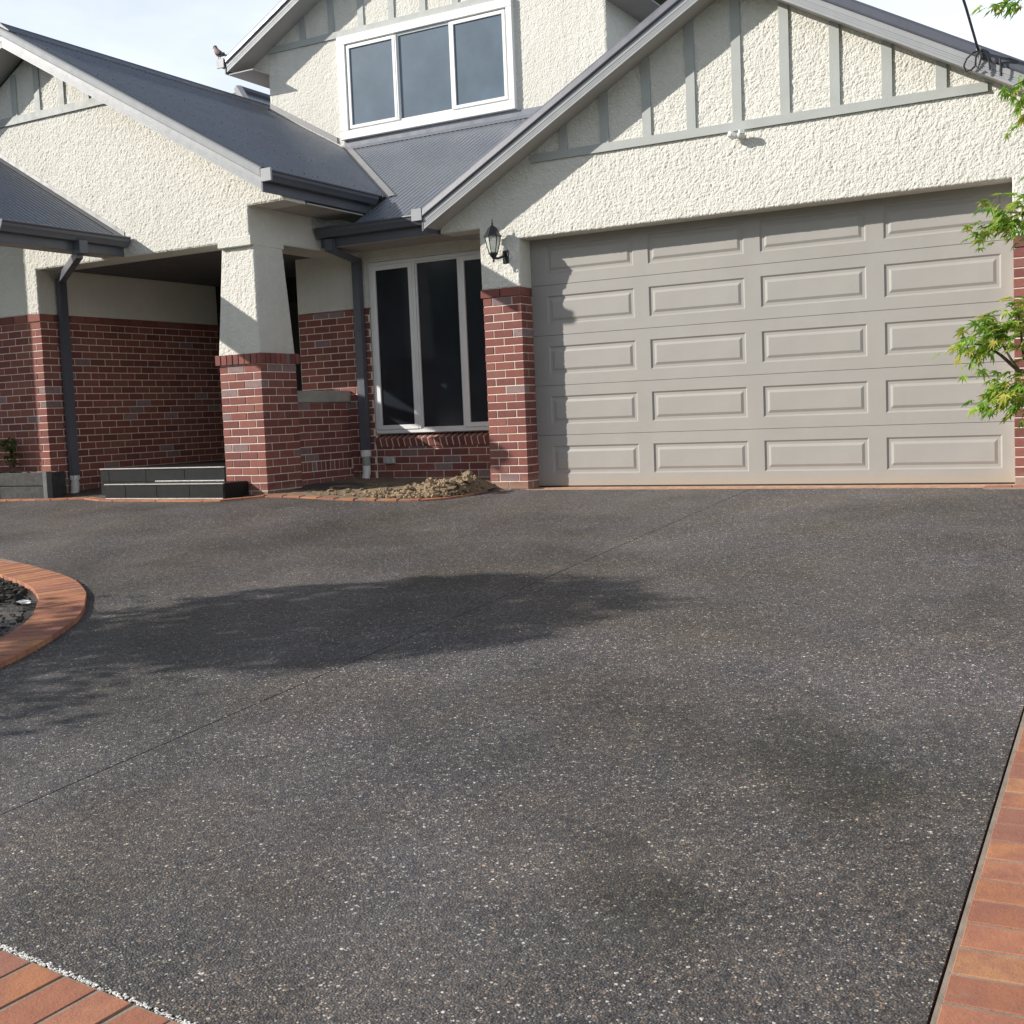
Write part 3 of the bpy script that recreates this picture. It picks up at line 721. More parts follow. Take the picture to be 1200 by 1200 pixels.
# ---- corrugated roof sheets
def sheet_mesh(clip, P, along, up, nrm, L, Hh, pitch=.076, depth=.021):
    """corrugated sheet: ribs run along 'up'; repeated along 'along'; clip(a) -> (u0,u1) range of up at a"""
    P, along, up, nrm = map(Vector, (P, along, up, nrm)); mb = MB(); seg = pitch / 6; n = int(L / seg); prev = None
    for i in range(n + 1):
        a = i * seg; u0, u1 = clip(a); h = depth * .5 * math.cos(2 * math.pi * a / pitch)
        if u1 - u0 < .01: prev = None; continue
        o = len(mb.v)
        for u in (u0, (u0 + u1) / 2, u1): mb.v.append(tuple(P + along * a + up * u + nrm * h))
        if prev is not None:
            for k in (0, 1): mb.f.append((prev + k, o + k, o + k + 1, prev + k + 1))
        prev = o
    return mb
def vec(x, y, z): return Vector((x, y, z))
SL = math.hypot(1, .556); U556 = lambda sx, sy: vec(sx, sy, .556) / SL
# portico roof: right slope (ribs along x), eave at x=-1.72
EX, EZ = -2.18, 3.465; RX = -6.10; sl = (EX - RX) * SL
def screws(mb, P, along, up, nrm, L, Hh, da=.228, du=.9, r=.0065):
    a = .1
    while a < L:
        u = .15
        while u < Hh:
            p = Vector(P) + Vector(along) * a + Vector(up) * u + Vector(nrm) * .012; mb.tube([p, p + Vector(nrm) * .012], r, 6); u += du
        a += da
    return mb
nR = vec(.556, 0, 1).normalized(); nL_ = vec(-.556, 0, 1).normalized(); nF = vec(0, -.556, 1).normalized()
# main front roof: z = 3.07 + .556*y ; valley with portico: y = .473 + (-1.694 - x)
MZ = 3.045
vy = lambda x: (EZ + .556 * (EX - x) - MZ) / .556           # y on the main roof under the portico plane at x
def clip_p(a):
    y = -1.43 + a
    xv = EX - max(0, y - vy(EX))                            # right limit of the portico slope where it meets the main roof
    return ((EX - xv) * SL, sl)
R1 = sheet_mesh(clip_p, (EX, -1.43, EZ), (0, 1, 0), U556(-1, 0), nR, 4.51, sl).build('corrugated_roof', 'roof', H, smooth=True)
screws(MB(), (EX, -1.43, EZ), (0, 1, 0), U556(-1, 0), nR, 2.2, sl).build('roof_screws', 'gutter', R1, kind='stuff')
sheet_mesh(lambda a: (0, sl), (2 * RX - EX, -1.43, EZ), (0, 1, 0), U556(1, 0), nL_, 10, sl).build('corrugated_roof', 'roof', H, smooth=True)
rz = EZ + .556 * (EX - RX)
rc = MB(); rc.prism_y([(RX - .17, rz - .075), (RX - .05, rz + .012), (RX - .025, rz + .04), (RX + .025, rz + .04), (RX + .05, rz + .012), (RX + .17, rz - .075), (RX + .17, rz - .085), (RX, rz + .0), (RX - .17, rz - .085)], -1.47, 7)
rc.build('ridge_capping', 'capping', R1)
# main roof in front of the upper storey
x0m, x1m = -4.75, 1.8
def clip_m(a):
    x = x0m + a; lo = max(.08, vy(x) if x < EX else 0, (x + .99) if x > -.99 else 0); return (lo * SL, 3.09 * SL)
M1 = sheet_mesh(clip_m, (x0m, 0, MZ), (1, 0, 0), U556(0, 1), nF, x1m - x0m, 0, .076, .0125).build('corrugated_roof', 'roof', H, smooth=True)
# valley flashing between them, apron flashing under the upper wall
vf = MB(); a0, a1 = vec(EX + .02, vy(EX) - .02, MZ + .556 * (vy(EX) - .02)), vec(-4.63, vy(-4.63), MZ + .556 * vy(-4.63))
side1, side2 = U556(0, 1) * .01 + vec(.10, .04, .02), vec(-.085, 0, .0473)
vf.poly([a0 + vec(.105, 0, .028), a0 + vec(0, 0, .015), a0 + vec(-.05, 0, .055), a1 + vec(.105, 0, .028), a1 + vec(0, 0, .015), a1 + vec(-.05, 0, .055)], [(0, 1, 4, 3), (1, 2, 5, 4)])
vf.build('valley_flashing', 'flash', M1)
fz = MZ + .556 * 3.08
MB().prism_x([(2.98, fz - .045), (3.085, fz + .012), (3.085, fz + .10), (3.075, fz + .10), (3.073, fz + .02), (2.98, fz - .035)], -4.5, .5).build('apron_flashing', 'roof', M1)
fl = MB()
for k in range(1):
    p0, p1 = vec(-4.62, VY - .03, EZ + .556 * (EX + 4.62) + .03), vec(-5.84, VY - .03, EZ + .556 * (EX + 5.84) + .03)
    fl.poly([p0, p1, p1 + vec(0, 0, .085), p0 + vec(0, 0, .085), p0 + vec(0, .02, 0), p1 + vec(0, .02, 0), p1 + vec(0, .02, .085), p0 + vec(0, .02, .085)], [(0, 1, 2, 3), (4, 5, 6, 7), (0, 1, 5, 4), (2, 3, 7, 6)])
fl.build('step_flashing', 'flash', R1)
# garage roof
gE = -1.02; gEz = GA + .225 - .556 * (GX - gE); gsl = (GX - gE) * SL
G1 = sheet_mesh(lambda a: (0, gsl), (gE, -.26, gEz), (0, 1, 0), U556(1, 0), nL_, 8, gsl).build('corrugated_roof', 'roof', H, smooth=True)
sheet_mesh(lambda a: (0, gsl), (2 * GX - gE, -.26, gEz), (0, 1, 0), U556(-1, 0), nR, 8, gsl).build('corrugated_roof', 'roof', H, smooth=True)
gr = GA + .225
MB().prism_y([(GX - .17, gr - .07), (GX, gr + .045), (GX + .17, gr - .07), (GX, gr + .03)], -.3, 7).build('ridge_capping', 'capping', G1)
# upper roof
uE = -6.39; uEz = 7.83 + .225 - .535 * (VC - uE); SU = math.hypot(1, .535); usl = (VC - uE) * SU
U1 = sheet_mesh(lambda a: (0, usl), (uE, 2.76, uEz), (0, 1, 0), vec(1, 0, .535) / SU, nL_, 7, usl).build('corrugated_roof', 'roof', H, smooth=True)
sheet_mesh(lambda a: (0, usl), (2 * VC - uE, 2.76, uEz), (0, 1, 0), vec(-1, 0, .535) / SU, nR, 7, usl).build('corrugated_roof', 'roof', H, smooth=True)
# left verandah roof against the portico gable
vE, vEz = -4.63, 3.05; vs = (-vE + -0) ; vsl = 3.83 * math.hypot(1, .575); UV = vec(-1, 0, .575).normalized(); nV = vec(.575, 0, 1).normalized()
V1 = sheet_mesh(lambda a: (0, vsl), (vE, -2.86, vEz), (0, 1, 0), UV, nV, 1.74, vsl).build('corrugated_roof', 'roof', H, smooth=True)
fl = MB(); q0 = vec(vE, PY - .02, vEz); q1 = q0 + UV * vsl
fl.poly([q0 + vec(0, -.11, .012), q1 + vec(0, -.11, .012), q1 + vec(0, 0, .02), q0 + vec(0, 0, .02), q1 + vec(0, .005, .07), q0 + vec(0, .005, .07)], [(0, 1, 2, 3), (3, 2, 4, 5)])
fl.build('step_flashing', 'flash', V1)
vb = MB(); vb.prism_y([(vE - .02, vEz - .14), (vE - .02, vEz + .03), (vE - 3.83, vEz + .03 + .575 * 3.81), (vE - 3.83, vEz - .14 + .575 * 3.81)], -2.885, -2.862); vb.build('barge_board', 'barge', V1)
MB().box(-8.54, -8.47, -2.5, PY, 0, 5.1).build('unseen_wing_wall', 'stucco_far', H)  # unseen wall added so its end casts the shade edge on the left pier
MB().box(vE - .42, vE - .02, -2.86, PY - .01, 2.86, 2.875).build('soffit', 'soffit', H)
# hip roof seen behind the portico ridge
hb = MB(); hx, hy, hz = -9.0, 6.0, 6.93
hb.poly([(hx, hy, hz), (hx, hy + 6, hz), (hx + 4, hy + 6, hz - 2.2), (hx + 4, hy - 4, hz - 2.2), (hx - 4, hy - 4, hz - 2.2), (hx - 4, hy + 6, hz - 2.2)], [(0, 1, 2, 3), (0, 3, 4), (0, 4, 5, 1)])
hbo = hb.build('rear_hip_roof', 'roof', H)
MB().tube([(hx, hy, hz + .02), (hx + 4, hy - 4, hz - 2.18)], .09, 6).build('hip_capping', 'flash', hbo); MB().tube([(hx, hy, hz + .02), (hx, hy + 6, hz + .02)], .08, 6).build('ridge_capping', 'capping', hbo)
# soffits under the eaves
MB().box(-2.742, EX - .04, PY + .365, .30, 3.20, 3.215).build('soffit', 'soffit', H)
MB().box(-2.75, -.98, .12, UY + .02, 2.845, 2.86).build('soffit', 'soffit', H)
MB().box(-.98, -.473, .265, UY, 2.822, 2.837).build('soffit', 'soffit', H)
MB().box(-.29, .18, 2.74, 9, 6.04, 6.055).build('soffit', 'soffit', H)
MB().box(-6.32, -5.85, 2.74, 9, 6.04, 6.055).build('soffit', 'soffit', H)

# ---- gutters (quad profile) and fascias
def gutter(p0, p1, out, drop=.0):
    """p0->p1 along the eave at the top back edge; out = outward unit vector"""
    p0, p1, out = Vector(p0), Vector(p1), Vector(out)
    sec = [(0, 0), (.108, 0), (.122, -.006), (.126, -.020), (.112, -.034), (.108, -.060), (.090, -.085), (.072, -.118), (0, -.125)]
    n = len(sec); mb = MB(); V = []
    for p in (p0, p1):
        for o, z in sec: V.append(p + out * o + Vector((0, 0, z)))
    mb.poly(V, [tuple(range(n)), tuple(range(2 * n - 1, n - 1, -1))] + [(i, (i + 1) % n, n + (i + 1) % n, n + i) for i in range(n)])
    g_ = mb.build('gutter', 'gutter', H)
    f = MB(); d = (p1 - p0)
    a = [p0 + out * -.002 + Vector((0, 0, -.01)), p1 + out * -.002 + Vector((0, 0, -.01))]
    f.poly([a[0], a[1], a[1] + Vector((0, 0, -.21)), a[0] + Vector((0, 0, -.21)), a[0] - out * .02, a[1] - out * .02, a[1] - out * .02 + Vector((0, 0, -.21)), a[0] - out * .02 + Vector((0, 0, -.21))],
           [(0, 1, 2, 3), (4, 5, 6, 7), (0, 1, 5, 4), (2, 3, 7, 6), (0, 3, 7, 4), (1, 2, 6, 5)])
    f.build('fascia', 'gutter', H)
    return g_
gt = gutter((EX - .03, -1.46, EZ - .01), (EX - .03, .46, EZ - .01), (1, 0, 0))
MB().cbox(EX - .04, EX + .10, -1.48, -1.455, EZ - .135, EZ + .0, .004).build('stop_end', 'barge', gt)
gt = gutter((-2.70, .10, 3.075), (-.90, .10, 3.075), (0, -1, 0))
gt = gutter((vE + .0, -2.88, vEz - .0), (vE + .0, PY - .035, vEz - .0), (1, 0, 0))
gt = gutter((gE - .0, -.30, gEz - .01), (gE - .0, .10, gEz - .01), (-1, 0, 0))
MB().cbox(gE - .115, gE + .02, -.325, -.302, gEz - .12, gEz + .01, .004).build('stop_end', 'barge', gt)
gt = gutter((uE + .01, 2.72, uEz - .0), (uE + .01, 9, uEz - .0), (-1, 0, 0))
MB().cbox(uE - .12, uE + .02, 2.695, 2.718, uEz - .125, uEz + .01, .004).build('stop_end', 'barge', gt)

# ---- downpipes
def downpipe(path, w, d, foot, pv, face):
    p = MB(); T = Matrix
    for a, b in zip(path[:-1], path[1:]):
        a, b = Vector(a), Vector(b); dr_ = (b - a).normalized(); fx = Vector(face); sdv = dr_.cross(fx).normalized(); fx = sdv.cross(dr_).normalized()
        V = [q + sdv * s * w / 2 + fx * t * d / 2 for q in (a - dr_ * .015, b + dr_ * .015) for s, t in ((-1, -1), (1, -1), (1, 1), (-1, 1))]
        p.poly(V, [(0, 1, 2, 3), (7, 6, 5, 4), (0, 1, 5, 4), (1, 2, 6, 5), (2, 3, 7, 6), (3, 0, 4, 7)])
    o = p.build('downpipe', 'gutter', H)
    return o
d1 = downpipe([(-4.60, -1.82, 2.94), (-4.60, -1.82, 2.80), (-6.12, -.80, 2.72), (-6.12, -.80, .25)], .105, .075, 0, 0, (1, 0, 0))
MB().cbox(-4.66, -4.52, -1.88, -1.76, 2.79, 2.94, .006).build('outlet_box', 'gutter', d1)
MB().tube([(-6.12, -.80, .265), (-6.12, -.80, .21)], .062, 16).tube([(-6.12, -.80, .24), (-6.12, -.80, .17)], .047, 16).tube([(-6.12, -.80, .18), (-6.115, -.81, .10), (-6.10, -.83, .06), (-6.09, -.85, .01)], .053, 16).build('pipe_boot', 'pvc', d1, smooth=False)
d2 = downpipe([(-2.54, .06, 2.92), (-2.54, .06, 2.815), (-2.565, .59, 2.74), (-2.565, .59, .43)], .105, .075, 0, 0, (0, -1, 0))
MB().tube([(-2.565, .59, .45), (-2.565, .59, .37)], [.068, .066], 16).build('pipe_collar', 'pvc', d2)
MB().tube([(-2.565, .59, .37), (-2.565, .59, .26)], .052, 16).build('pipe_band', 'pvc_green', d2)
MB().tube([(-2.565, .59, .27), (-2.565, .588, .18), (-2.575, .575, .1), (-2.60, .55, .03), (-2.63, .52, -.02)], .05, 16).build('pipe_bend', 'pvc', d2, smooth=True)
for z in (.9, 1.9): MB().box(-2.628, -2.502, .545, .655, z, z + .03).build('pipe_strap', 'gutter', d2)
for z in (.9, 1.9): MB().box(-6.192, -6.075, -.862, -.738, z, z + .03).build('pipe_strap', 'gutter', d1)

# ---- garage door
GD = bpy.data.objects.new('garage_door', None); COL.objects.link(GD); GD.parent = H
DY = .246; RP = .5368; ZT = 2.600
cols = [(.187 + c * 1.182, .187 + c * 1.182 + 1.018) for c in range(4)]
for r in range(5):
    zt = ZT - r * RP; zb = zt - .305; s1 = zt + .116; s0 = zt - .421
    if r == 4: s0 = .018
    s1 -= .0025; s0 += .0025
    xb = [.004] + [v for c in cols for v in c] + [4.872]; zbk = [s0, zb, zt, s1]
    mb = MB()
    for i in range(len(xb) - 1):
        for j in range(3):
            if j == 1 and i % 2 == 1: continue
            mb.poly([(xb[i], DY, zbk[j]), (xb[i + 1], DY, zbk[j]), (xb[i + 1], DY, zbk[j + 1]), (xb[i], DY, zbk[j + 1])], [(0, 1, 2, 3)])
    for za, zz in ((s0, -1), (s1, 1)):
        mb.poly([(.004, DY, za), (4.872, DY, za), (4.872, DY + .012, za + zz * .002), (.004, DY + .012, za + zz * .002)], [(0, 1, 2, 3)])
    mb.build('door_section', 'door', GD)
def rp(w, h):
    mb = MB(); V = []
    for ins, dep in ((0, 0), (.016, .013), (.040, .013), (.066, .001)):
        V += [(ins, dep, ins), (w - ins, dep, ins), (w - ins, dep, h - ins), (ins, dep, h - ins)]
    F = [(12, 13, 14, 15)]
    for k in range(3):
        for i in range(4): F.append((k * 4 + i, k * 4 + (i + 1) % 4, (k + 1) * 4 + (i + 1) % 4, (k + 1) * 4 + i))
    return mb.poly(V, F).mesh('raised_panel', 'door')
rpm = rp(1.018, .305)
for r in range(5):
    for c in range(4): put('raised_panel', rpm, (cols[c][0], DY, ZT - r * RP - .305), GD)
MB().box(.002, 4.874, DY + .03, DY + .05, .0, 2.75).build('door_backing', 'seal', GD)
MB().box(.006, 4.870, DY - .004, DY + .012, .001, .018).build('bottom_seal', 'seal', GD)
MB().cbox(-.02, 4.89, -.055, .30, -.05, .012 - .014, .006).build('door_sill', 'threshold', H)
MB().cbox(.01, 4.868, .10, .243, -.03, .006, .004).build('door_sill', 'threshold', H)

# ---- windows
def window(name, y, outer, lights, fw, mats, arch=0, rail=.05):
    x0, x1, z0, z1 = outer; wdw = bpy.data.objects.new(name, None); COL.objects.link(wdw); wdw.parent = H
    fm, gm_ = mats
    f = MB(); o = arch
    for a, b, c, d in ((x0, x1, z0, z0 + fw), (x0, x1, z1 - fw, z1), (x0, x0 + fw, z0 + fw, z1 - fw), (x1 - fw, x1, z0 + fw, z1 - fw)): f.cbox(a, b, y - o, y + .06, c, d, .004)
    f.build('frame', fm, wdw)
    for i, (a, b, sash) in enumerate(lights):
        za, zb = z0 + fw, z1 - fw; yo = y - .012 if sash else y + .012; rw = rail if sash else rail * .35
        s = MB()
        for q in ((a, b, za, za + rw), (a, b, zb - rw, zb), (a, a + rw, za + rw, zb - rw), (b - rw, b, za + rw, zb - rw)): s.cbox(q[0], q[1], yo, yo + .035, q[2], q[3], .003)
        s.build('sash', fm, wdw)
        MB().box(a + rw - .004, b - rw + .004, yo + .02, yo + .026, za + rw - .004, zb - rw + .004).build('pane', gm_, wdw)
    for i in range(len(lights) - 1):
        MB().cbox(lights[i][1], lights[i + 1][0], y - .008, y + .055, z0 + fw, z1 - fw, .004).build('mullion', fm, wdw)
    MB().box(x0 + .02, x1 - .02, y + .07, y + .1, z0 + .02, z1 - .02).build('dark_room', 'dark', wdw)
    return wdw
window('window', UY - .01, (-2.43, -.55, .642, 2.70), ((-2.385, -1.80, True), (-1.765, -1.165, False), (-1.13, -.595, True)), .045, ('frame', 'glass_low'), .0, .055)
ku = lambda x: 6.204 + (x - 6.204) * 1.014
kz = lambda z: .813 + (z - .813) * 1.014
wu = window('window', VY - .05, (ku(-4.228), ku(-1.612), kz(4.942), kz(6.122)), ((ku(-4.212), ku(-3.385), True), (ku(-3.36), ku(-2.495), False), (ku(-2.47), ku(-1.628), True)), .014, ('white', 'glass_up'), -.01, .046)
wa = MB()
for q in ((-4.372, -1.515, 4.815, 4.935), (-4.372, -1.515, 6.128, 6.245), (-4.372, -4.234, 4.935, 6.128), (-1.606, -1.515, 4.935, 6.128)): wa.cbox(ku(q[0]), ku(q[1]), VY - .075, VY + .01, kz(q[2]), kz(q[3]), .006)
wa.build('architrave', 'white', wu)

# ---- entry steps
ST = thing('entry_steps', 'two black tiled entry steps with glint strips on the nosings beside the tapered porch column', 'steps', (-3.9, -1.3, .02))
def tile_row(x0, x1, y, z0, z1, w=.6, dep=.012):
    x = x1
    while x > x0 + .02:
        a = max(x - w, x0); build_at(MB().cbox(a + .002, x - .002, y - dep, y, z0, z1, .002), 'tile', 'tile', ST); x = a
build_at(MB().box(-4.80, -2.975, -1.49, PY + .32, -.04, .178), 'step_core', 'joint', ST); build_at(MB().box(-5.32, -3.31, PY + .012, PY + .35, -.04, .343), 'step_core', 'joint', ST)
tile_row(-4.81, -2.975, -1.49, .0, .170, .5); tile_row(-5.32, -3.31, PY + .012, .194, .334, .62); tile_row(-5.32, -4.81, PY + .012, .0, .190, .62)
for x0, x1 in ((-4.80, -4.2), (-4.2, -3.6), (-3.6, -2.98)): build_at(MB().cbox(x0 + .002, x1 - .002, -1.48, PY - .002, .178, .191, .002), 'tile', 'tile', ST)
for x0, x1 in ((-5.32, -4.7), (-4.7, -4.0), (-4.0, -3.31)): build_at(MB().cbox(x0 + .002, x1 - .002, PY + .02, PY + .34, .343, .355, .002), 'tile', 'tile', ST)
build_at(MB().cbox(-2.975, -2.962, -1.49, PY - .008, .0, .186, .002), 'tile', 'tile', ST)
build_at(MB().cbox(-4.81, -2.965, -1.512, -1.478, .181, .194, .004), 'nosing_glint', 'nosing_glint', ST); build_at(MB().cbox(-5.32, -3.305, PY - .012, PY + .022, .343, .358, .004), 'nosing_glint', 'nosing_glint', ST)  # bright strips carry the sun glint along the step nosings
build_at(MB().box(-4.40, -3.32, PY - .006, PY - .001, .195, .204), 'nosing_glint', 'nosing_glint', ST)  # pale strip for the reflected highlight at the upper riser's foot
build_at(MB().box(-4.80, -2.98, -1.508, -1.503, .018, .03), 'nosing_glint', 'nosing_glint', ST)  # same bright strip at the lower riser's foot

# ---- bed by the window: edging, soil, clods
edge = [(-7.4, -1.66), (-6.57, -1.60), (-5.75, -1.52), (-5.25, -1.42), (-4.84, -1.58), (-4.0, -1.62), (-2.98, -1.61), (-2.62, -1.30), (-2.22, -1.27), (-1.58, -1.28), (-1.11, -1.17), (-.67, -1.02), (-.47, -.78), (-.40, -.44), (-.38, -.16)]
ed = spline(edge, .238); sp = []; bd = MB()
for i in range(len(ed) - 1):
    p = (ed[i] + ed[i + 1]) / 2; d = (ed[i + 1] - ed[i]).normalized(); nn = Vector((-d.y, d.x, 0)); c = p + nn * .05
    sp.append((c.x, c.y, G(c.x, c.y) + .016, math.atan2(d.y, d.x)))
    q = [ed[i], ed[i + 1], ed[i + 1] + nn * .1, ed[i] + nn * .1]; bd.poly([(a.x, a.y, G(a.x, a.y) + .0125) for a in q], [(0, 1, 2, 3)])
border('paver_border', 'low terracotta edging along the steps and the bare bed under the tall window', 'paver border', sp, (.229, .10, .06), bd)
for xx in (4.76, 4.99, 5.22): pass
sp = [(4.76 + .235 * k, -.11, .014, 0) for k in range(4)]; bd = MB().box(4.64, 5.6, -.17, -.058, -.05, .004)
border('paver_border', 'short row of terracotta pavers at the foot of the right garage pier', 'paver border', sp, (.225, .10, .05), bd)
bs = MB(); NX, NY = 60, 50
def bed_h(x, y):
    t = .045 + .03 * S01((y + 1.2) / 1.6)
    hp = math.exp(-(((x + .62) / .42) ** 2 + ((y + .35) / .40) ** 2)) * .11
    return max(G(x, y), -.02) * .35 + t - .02 + hp + .02 * noise.noise(Vector((x * 5, y * 5, 3))) + .012 * noise.noise(Vector((x * 17, y * 17, 5)))
ep = [(p.x, p.y) for p in ed]
def edge_y(x):
    c = [p for p in ed if p.x > -2.72]
    for a, b in zip(c[:-1], c[1:]):
        if a.x <= x <= b.x: return a.y + (b.y - a.y) * (x - a.x) / (b.x - a.x)
    return c[0].y if x < c[0].x else -.3
for i in range(NX + 1):
    x = -2.84 + (2.84 - .40) * i / NX; y0 = edge_y(max(x, -2.7)) + .10
    for j in range(NY + 1):
        y = y0 + (UY + .02 - y0) * j / NY; e = S01(j / 16) * (S01((-.385 - x) / .14) if y < .05 else 1); bs.v.append((x, y, (G(x, y) + .012) * (1 - e) + bed_h(x, y) * e))
for i in range(NX):
    for j in range(NY): bs.f.append((i * (NY + 1) + j, (i + 1) * (NY + 1) + j, (i + 1) * (NY + 1) + j + 1, i * (NY + 1) + j + 1))
bs.build('bed_soil', 'bedsoil', smooth=True, kind='structure')
cl = MB()
for k in range(1250):
    if k < 1150:
        x = random.gauss(-.80, .24) if random.random() < .8 else random.gauss(-1.05, .22); y = edge_y(min(max(x, -2.2), -.42)) + .14 + abs(random.gauss(0, .24))
    else:
        x = random.uniform(-2.3, -.5); y = edge_y(x) + .14 + abs(random.gauss(0, .5))
    if not (-2.5 < x < -.42) or y > .55 or (x > -.5 and y > -.05): continue
    r = random.choice((.008, .010, .013, .016, .02, .028)) * random.uniform(.8, 1.25); e = S01((y - edge_y(x) - .10) / .28) * S01((-.385 - x) / .14); cl.blob((x, y, (G(x, y) + .012) * (1 - e) + bed_h(x, y) * e + r * .35), r, k, .75, 1, (random.uniform(.8, 1.5), random.uniform(.8, 1.3), random.uniform(.6, 1)))
cl.build('clay_clods', 'clod', kind='stuff', label='loose pale clay clods heaped along the bed by the garage pier', category='soil')
for k, (x, y, r, l) in enumerate(((-.50, -.42, .062, 'large pale clay clod on top of the heap beside the garage pier'), (-.86, -.62, .045, 'upright pale clod left of the largest clod on the heap'), (-.44, -.52, .05, 'pale clod resting against the largest clod near the pier'), (-1.02, -.83, .036, 'flat pale clod at the front of the heap by the edging'), (-.63, -.66, .036, 'rounded clod in the middle of the clay heap'))):
    lab(MB().blob((x, y, bed_h(x, y) + r * .9), r, 90 + k, .45, 2, (1, 1, 1.2 if k == 1 else .9)).build('clod', 'clod'), l, 'clod', 'large clods on the clay heap')
# outlet box on the window wall
ot = thing('power_outlet', 'weatherproof pale double power outlet on the brick below the tall window', 'power outlet', (-2.243, UY, .275))
build_at(MB().cbox(-2.325, -2.165, UY - .055, UY - .002, .278, .360, .008), 'box', 'outlet', ot)
for x in (-2.285, -2.205): build_at(MB().cbox(x - .026, x + .026, UY - .060, UY - .054, .296, .345, .002), 'socket_flap', 'steel', ot)

# ---- wall lantern
LN = thing('wall_lantern', 'black coach lantern with frosted panes on the left garage pier', 'wall lamp', (-.2, 0, 2.48))
lx, ly = -.235, -.135
build_at(MB().lathe([(.0, .30), (.004, .30), (.006, .26), (.012, .25), (.006, .24), (.022, .225), (.05, .205), (.082, .135), (.098, .125), (.10, .113), (.0, .11)][::-1], (lx, ly, 2.585), 6), 'lantern_cap', 'black', LN)
build_at(MB().lathe([(.042, -.055), (.058, .0), (.076, .08), (.080, .112)], (lx, ly, 2.585), 6), 'glass', 'lampglass', LN)
for k in range(6):
    t = 2 * math.pi * (k + .5) / 6; build_at(MB().tube([(lx + r * math.cos(t), ly + r * math.sin(t), 2.585 + z) for r, z in ((.045, -.055), (.061, .0), (.079, .08), (.083, .115))], .005, 5), 'cage_bar', 'black', LN)
build_at(MB().lathe([(.008, -.15), (.014, -.135), (.008, -.12), (.03, -.095), (.050, -.065), (.050, -.052)], (lx, ly, 2.585), 10), 'lantern_base', 'black', LN)
build_at(MB().cbox(-.195, -.115, -.022, -.002, 2.42, 2.56, .01), 'back_plate', 'black', LN)
build_at(MB().tube([(-.155, -.02, 2.51), (-.165, -.07, 2.49), (-.19, -.11, 2.47), (lx, ly, 2.475)], .014, 8), 'bracket', 'black', LN)

# ---- twin sensor light under the gable band
SLt = thing('security_light', 'small white twin sensor light under the garage gable band', 'security light', (2.46, 0, 3.3))
build_at(MB().cbox(2.44, 2.49, -.036, -.01, 3.345, 3.40, .006), 'base_plate', 'white', SLt)
for s in (-1, 1):
    T = Matrix.Translation((2.46 + s * .042, -.085, 3.37)) @ Matrix.Rotation(R_(s * 24), 4, 'Z') @ Matrix.Rotation(R_(-24), 4, 'X') @ Matrix.Scale(.66, 4)
    build_at(MB().cbox(-.045, .045, -.075, .05, -.038, .038, .010, T), 'lamp_head', 'white', SLt)
    build_at(MB().cbox(-.036, .036, -.079, -.074, -.03, .03, .002, T), 'lens', 'lampglass', SLt)
    build_at(MB().tube([(2.465 + s * .02, -.03, 3.36), (2.46 + s * .045, -.09, 3.365)], .012, 8), 'stalk', 'white', SLt)
build_at(MB().lathe([(.0, -.03), (.015, -.026), (.022, -.008), (.018, .012), (.008, .024)], (2.485, -.06, 3.325), 12), 'sensor', 'outlet', SLt)

# ---- service cable at the right barge
CB = thing('service_cable', 'black overhead service cable tied with loops to the right barge of the garage', 'cable', (4.66, -.34, 3.68))
build_at(MB().tube([(4.70, -26, 9.9), (4.68, -13, 6.55), (4.665, -5, 4.72), (4.663, -1, 3.87), (4.66, -.36, 3.70)], .011, 6), 'overhead_span', 'wire', CB)
def loop(pts, r=.008): build_at(MB().tube(pts, r, 6), 'cable_loop', 'wire', CB)
loop([(4.67, -.36, 3.69), (4.62, -.37, 3.68), (4.57, -.37, 3.64), (4.545, -.36, 3.59), (4.56, -.35, 3.545), (4.60, -.35, 3.545), (4.635, -.35, 3.575)])
loop([(4.67, -.36, 3.69), (4.645, -.38, 3.64), (4.64, -.38, 3.58), (4.655, -.37, 3.545), (4.675, -.37, 3.59), (4.69, -.36, 3.66), (4.69, -.35, 3.70)])
loop([(4.69, -.36, 3.68), (4.73, -.37, 3.66), (4.745, -.36, 3.60), (4.75, -.35, 3.52)])
loop([(4.79, -.335, 3.57), (4.83, -.36, 3.60), (4.90, -.36, 3.585), (4.97, -.35, 3.55)]); loop([(4.83, -.36, 3.60), (4.835, -.355, 3.52), (4.835, -.34, 3.46)])
build_at(MB().tube([(4.66, -.35, 3.72), (4.675, -.325, 3.64)], .02, 8), 'anchor_clamp', 'steel', CB)

# ---- bird on the upper gutter
bx, by, bz = -6.475, 2.73, 6.365
BD = thing('bird', 'small brown bird with dark head perched on the upper left gutter end', 'bird', (bx, by, bz - .06))
bb = MB(); bb.tube([(bx + .125, by, bz - .03), (bx + .07, by, bz - .012), (bx + .03, by, bz), (bx - .01, by, bz + .018), (bx - .04, by, bz + .048), (bx - .055, by, bz + .078), (bx - .066, by, bz + .105), (bx - .078, by, bz + .12), (bx - .088, by, bz + .122)], [.006, .02, .042, .052, .047, .036, .031, .026, .012], 10)
build_at(bb, 'body', 'bird1', BD, smooth=True)
build_at(MB().blob((bx - .073, by, bz + .118), .031, 2, .0, 2, (1.1, .95, .95)), 'head', 'bird2', BD, smooth=True)
build_at(MB().tube([(bx - .098, by, bz + .118), (bx - .13, by, bz + .110)], [.008, .001], 6), 'beak', 'beak', BD)
build_at(MB().tube([(bx + .06, by, bz - .012), (bx + .16, by, bz - .042)], [.02, .013], 6), 'tail', 'bird2', BD)
for s in (-1, 1):
    build_at(MB().blob((bx + .018, by + s * .042, bz + .008), .04, 3, .1, 2, (1.5, .35, .8)), 'wing', 'bird2', BD, smooth=True)
    build_at(MB().tube([(bx - .005, by + s * .018, bz - .03), (bx - .005, by + s * .02, bz - .085)], .005, 5), 'leg', 'beak', BD)

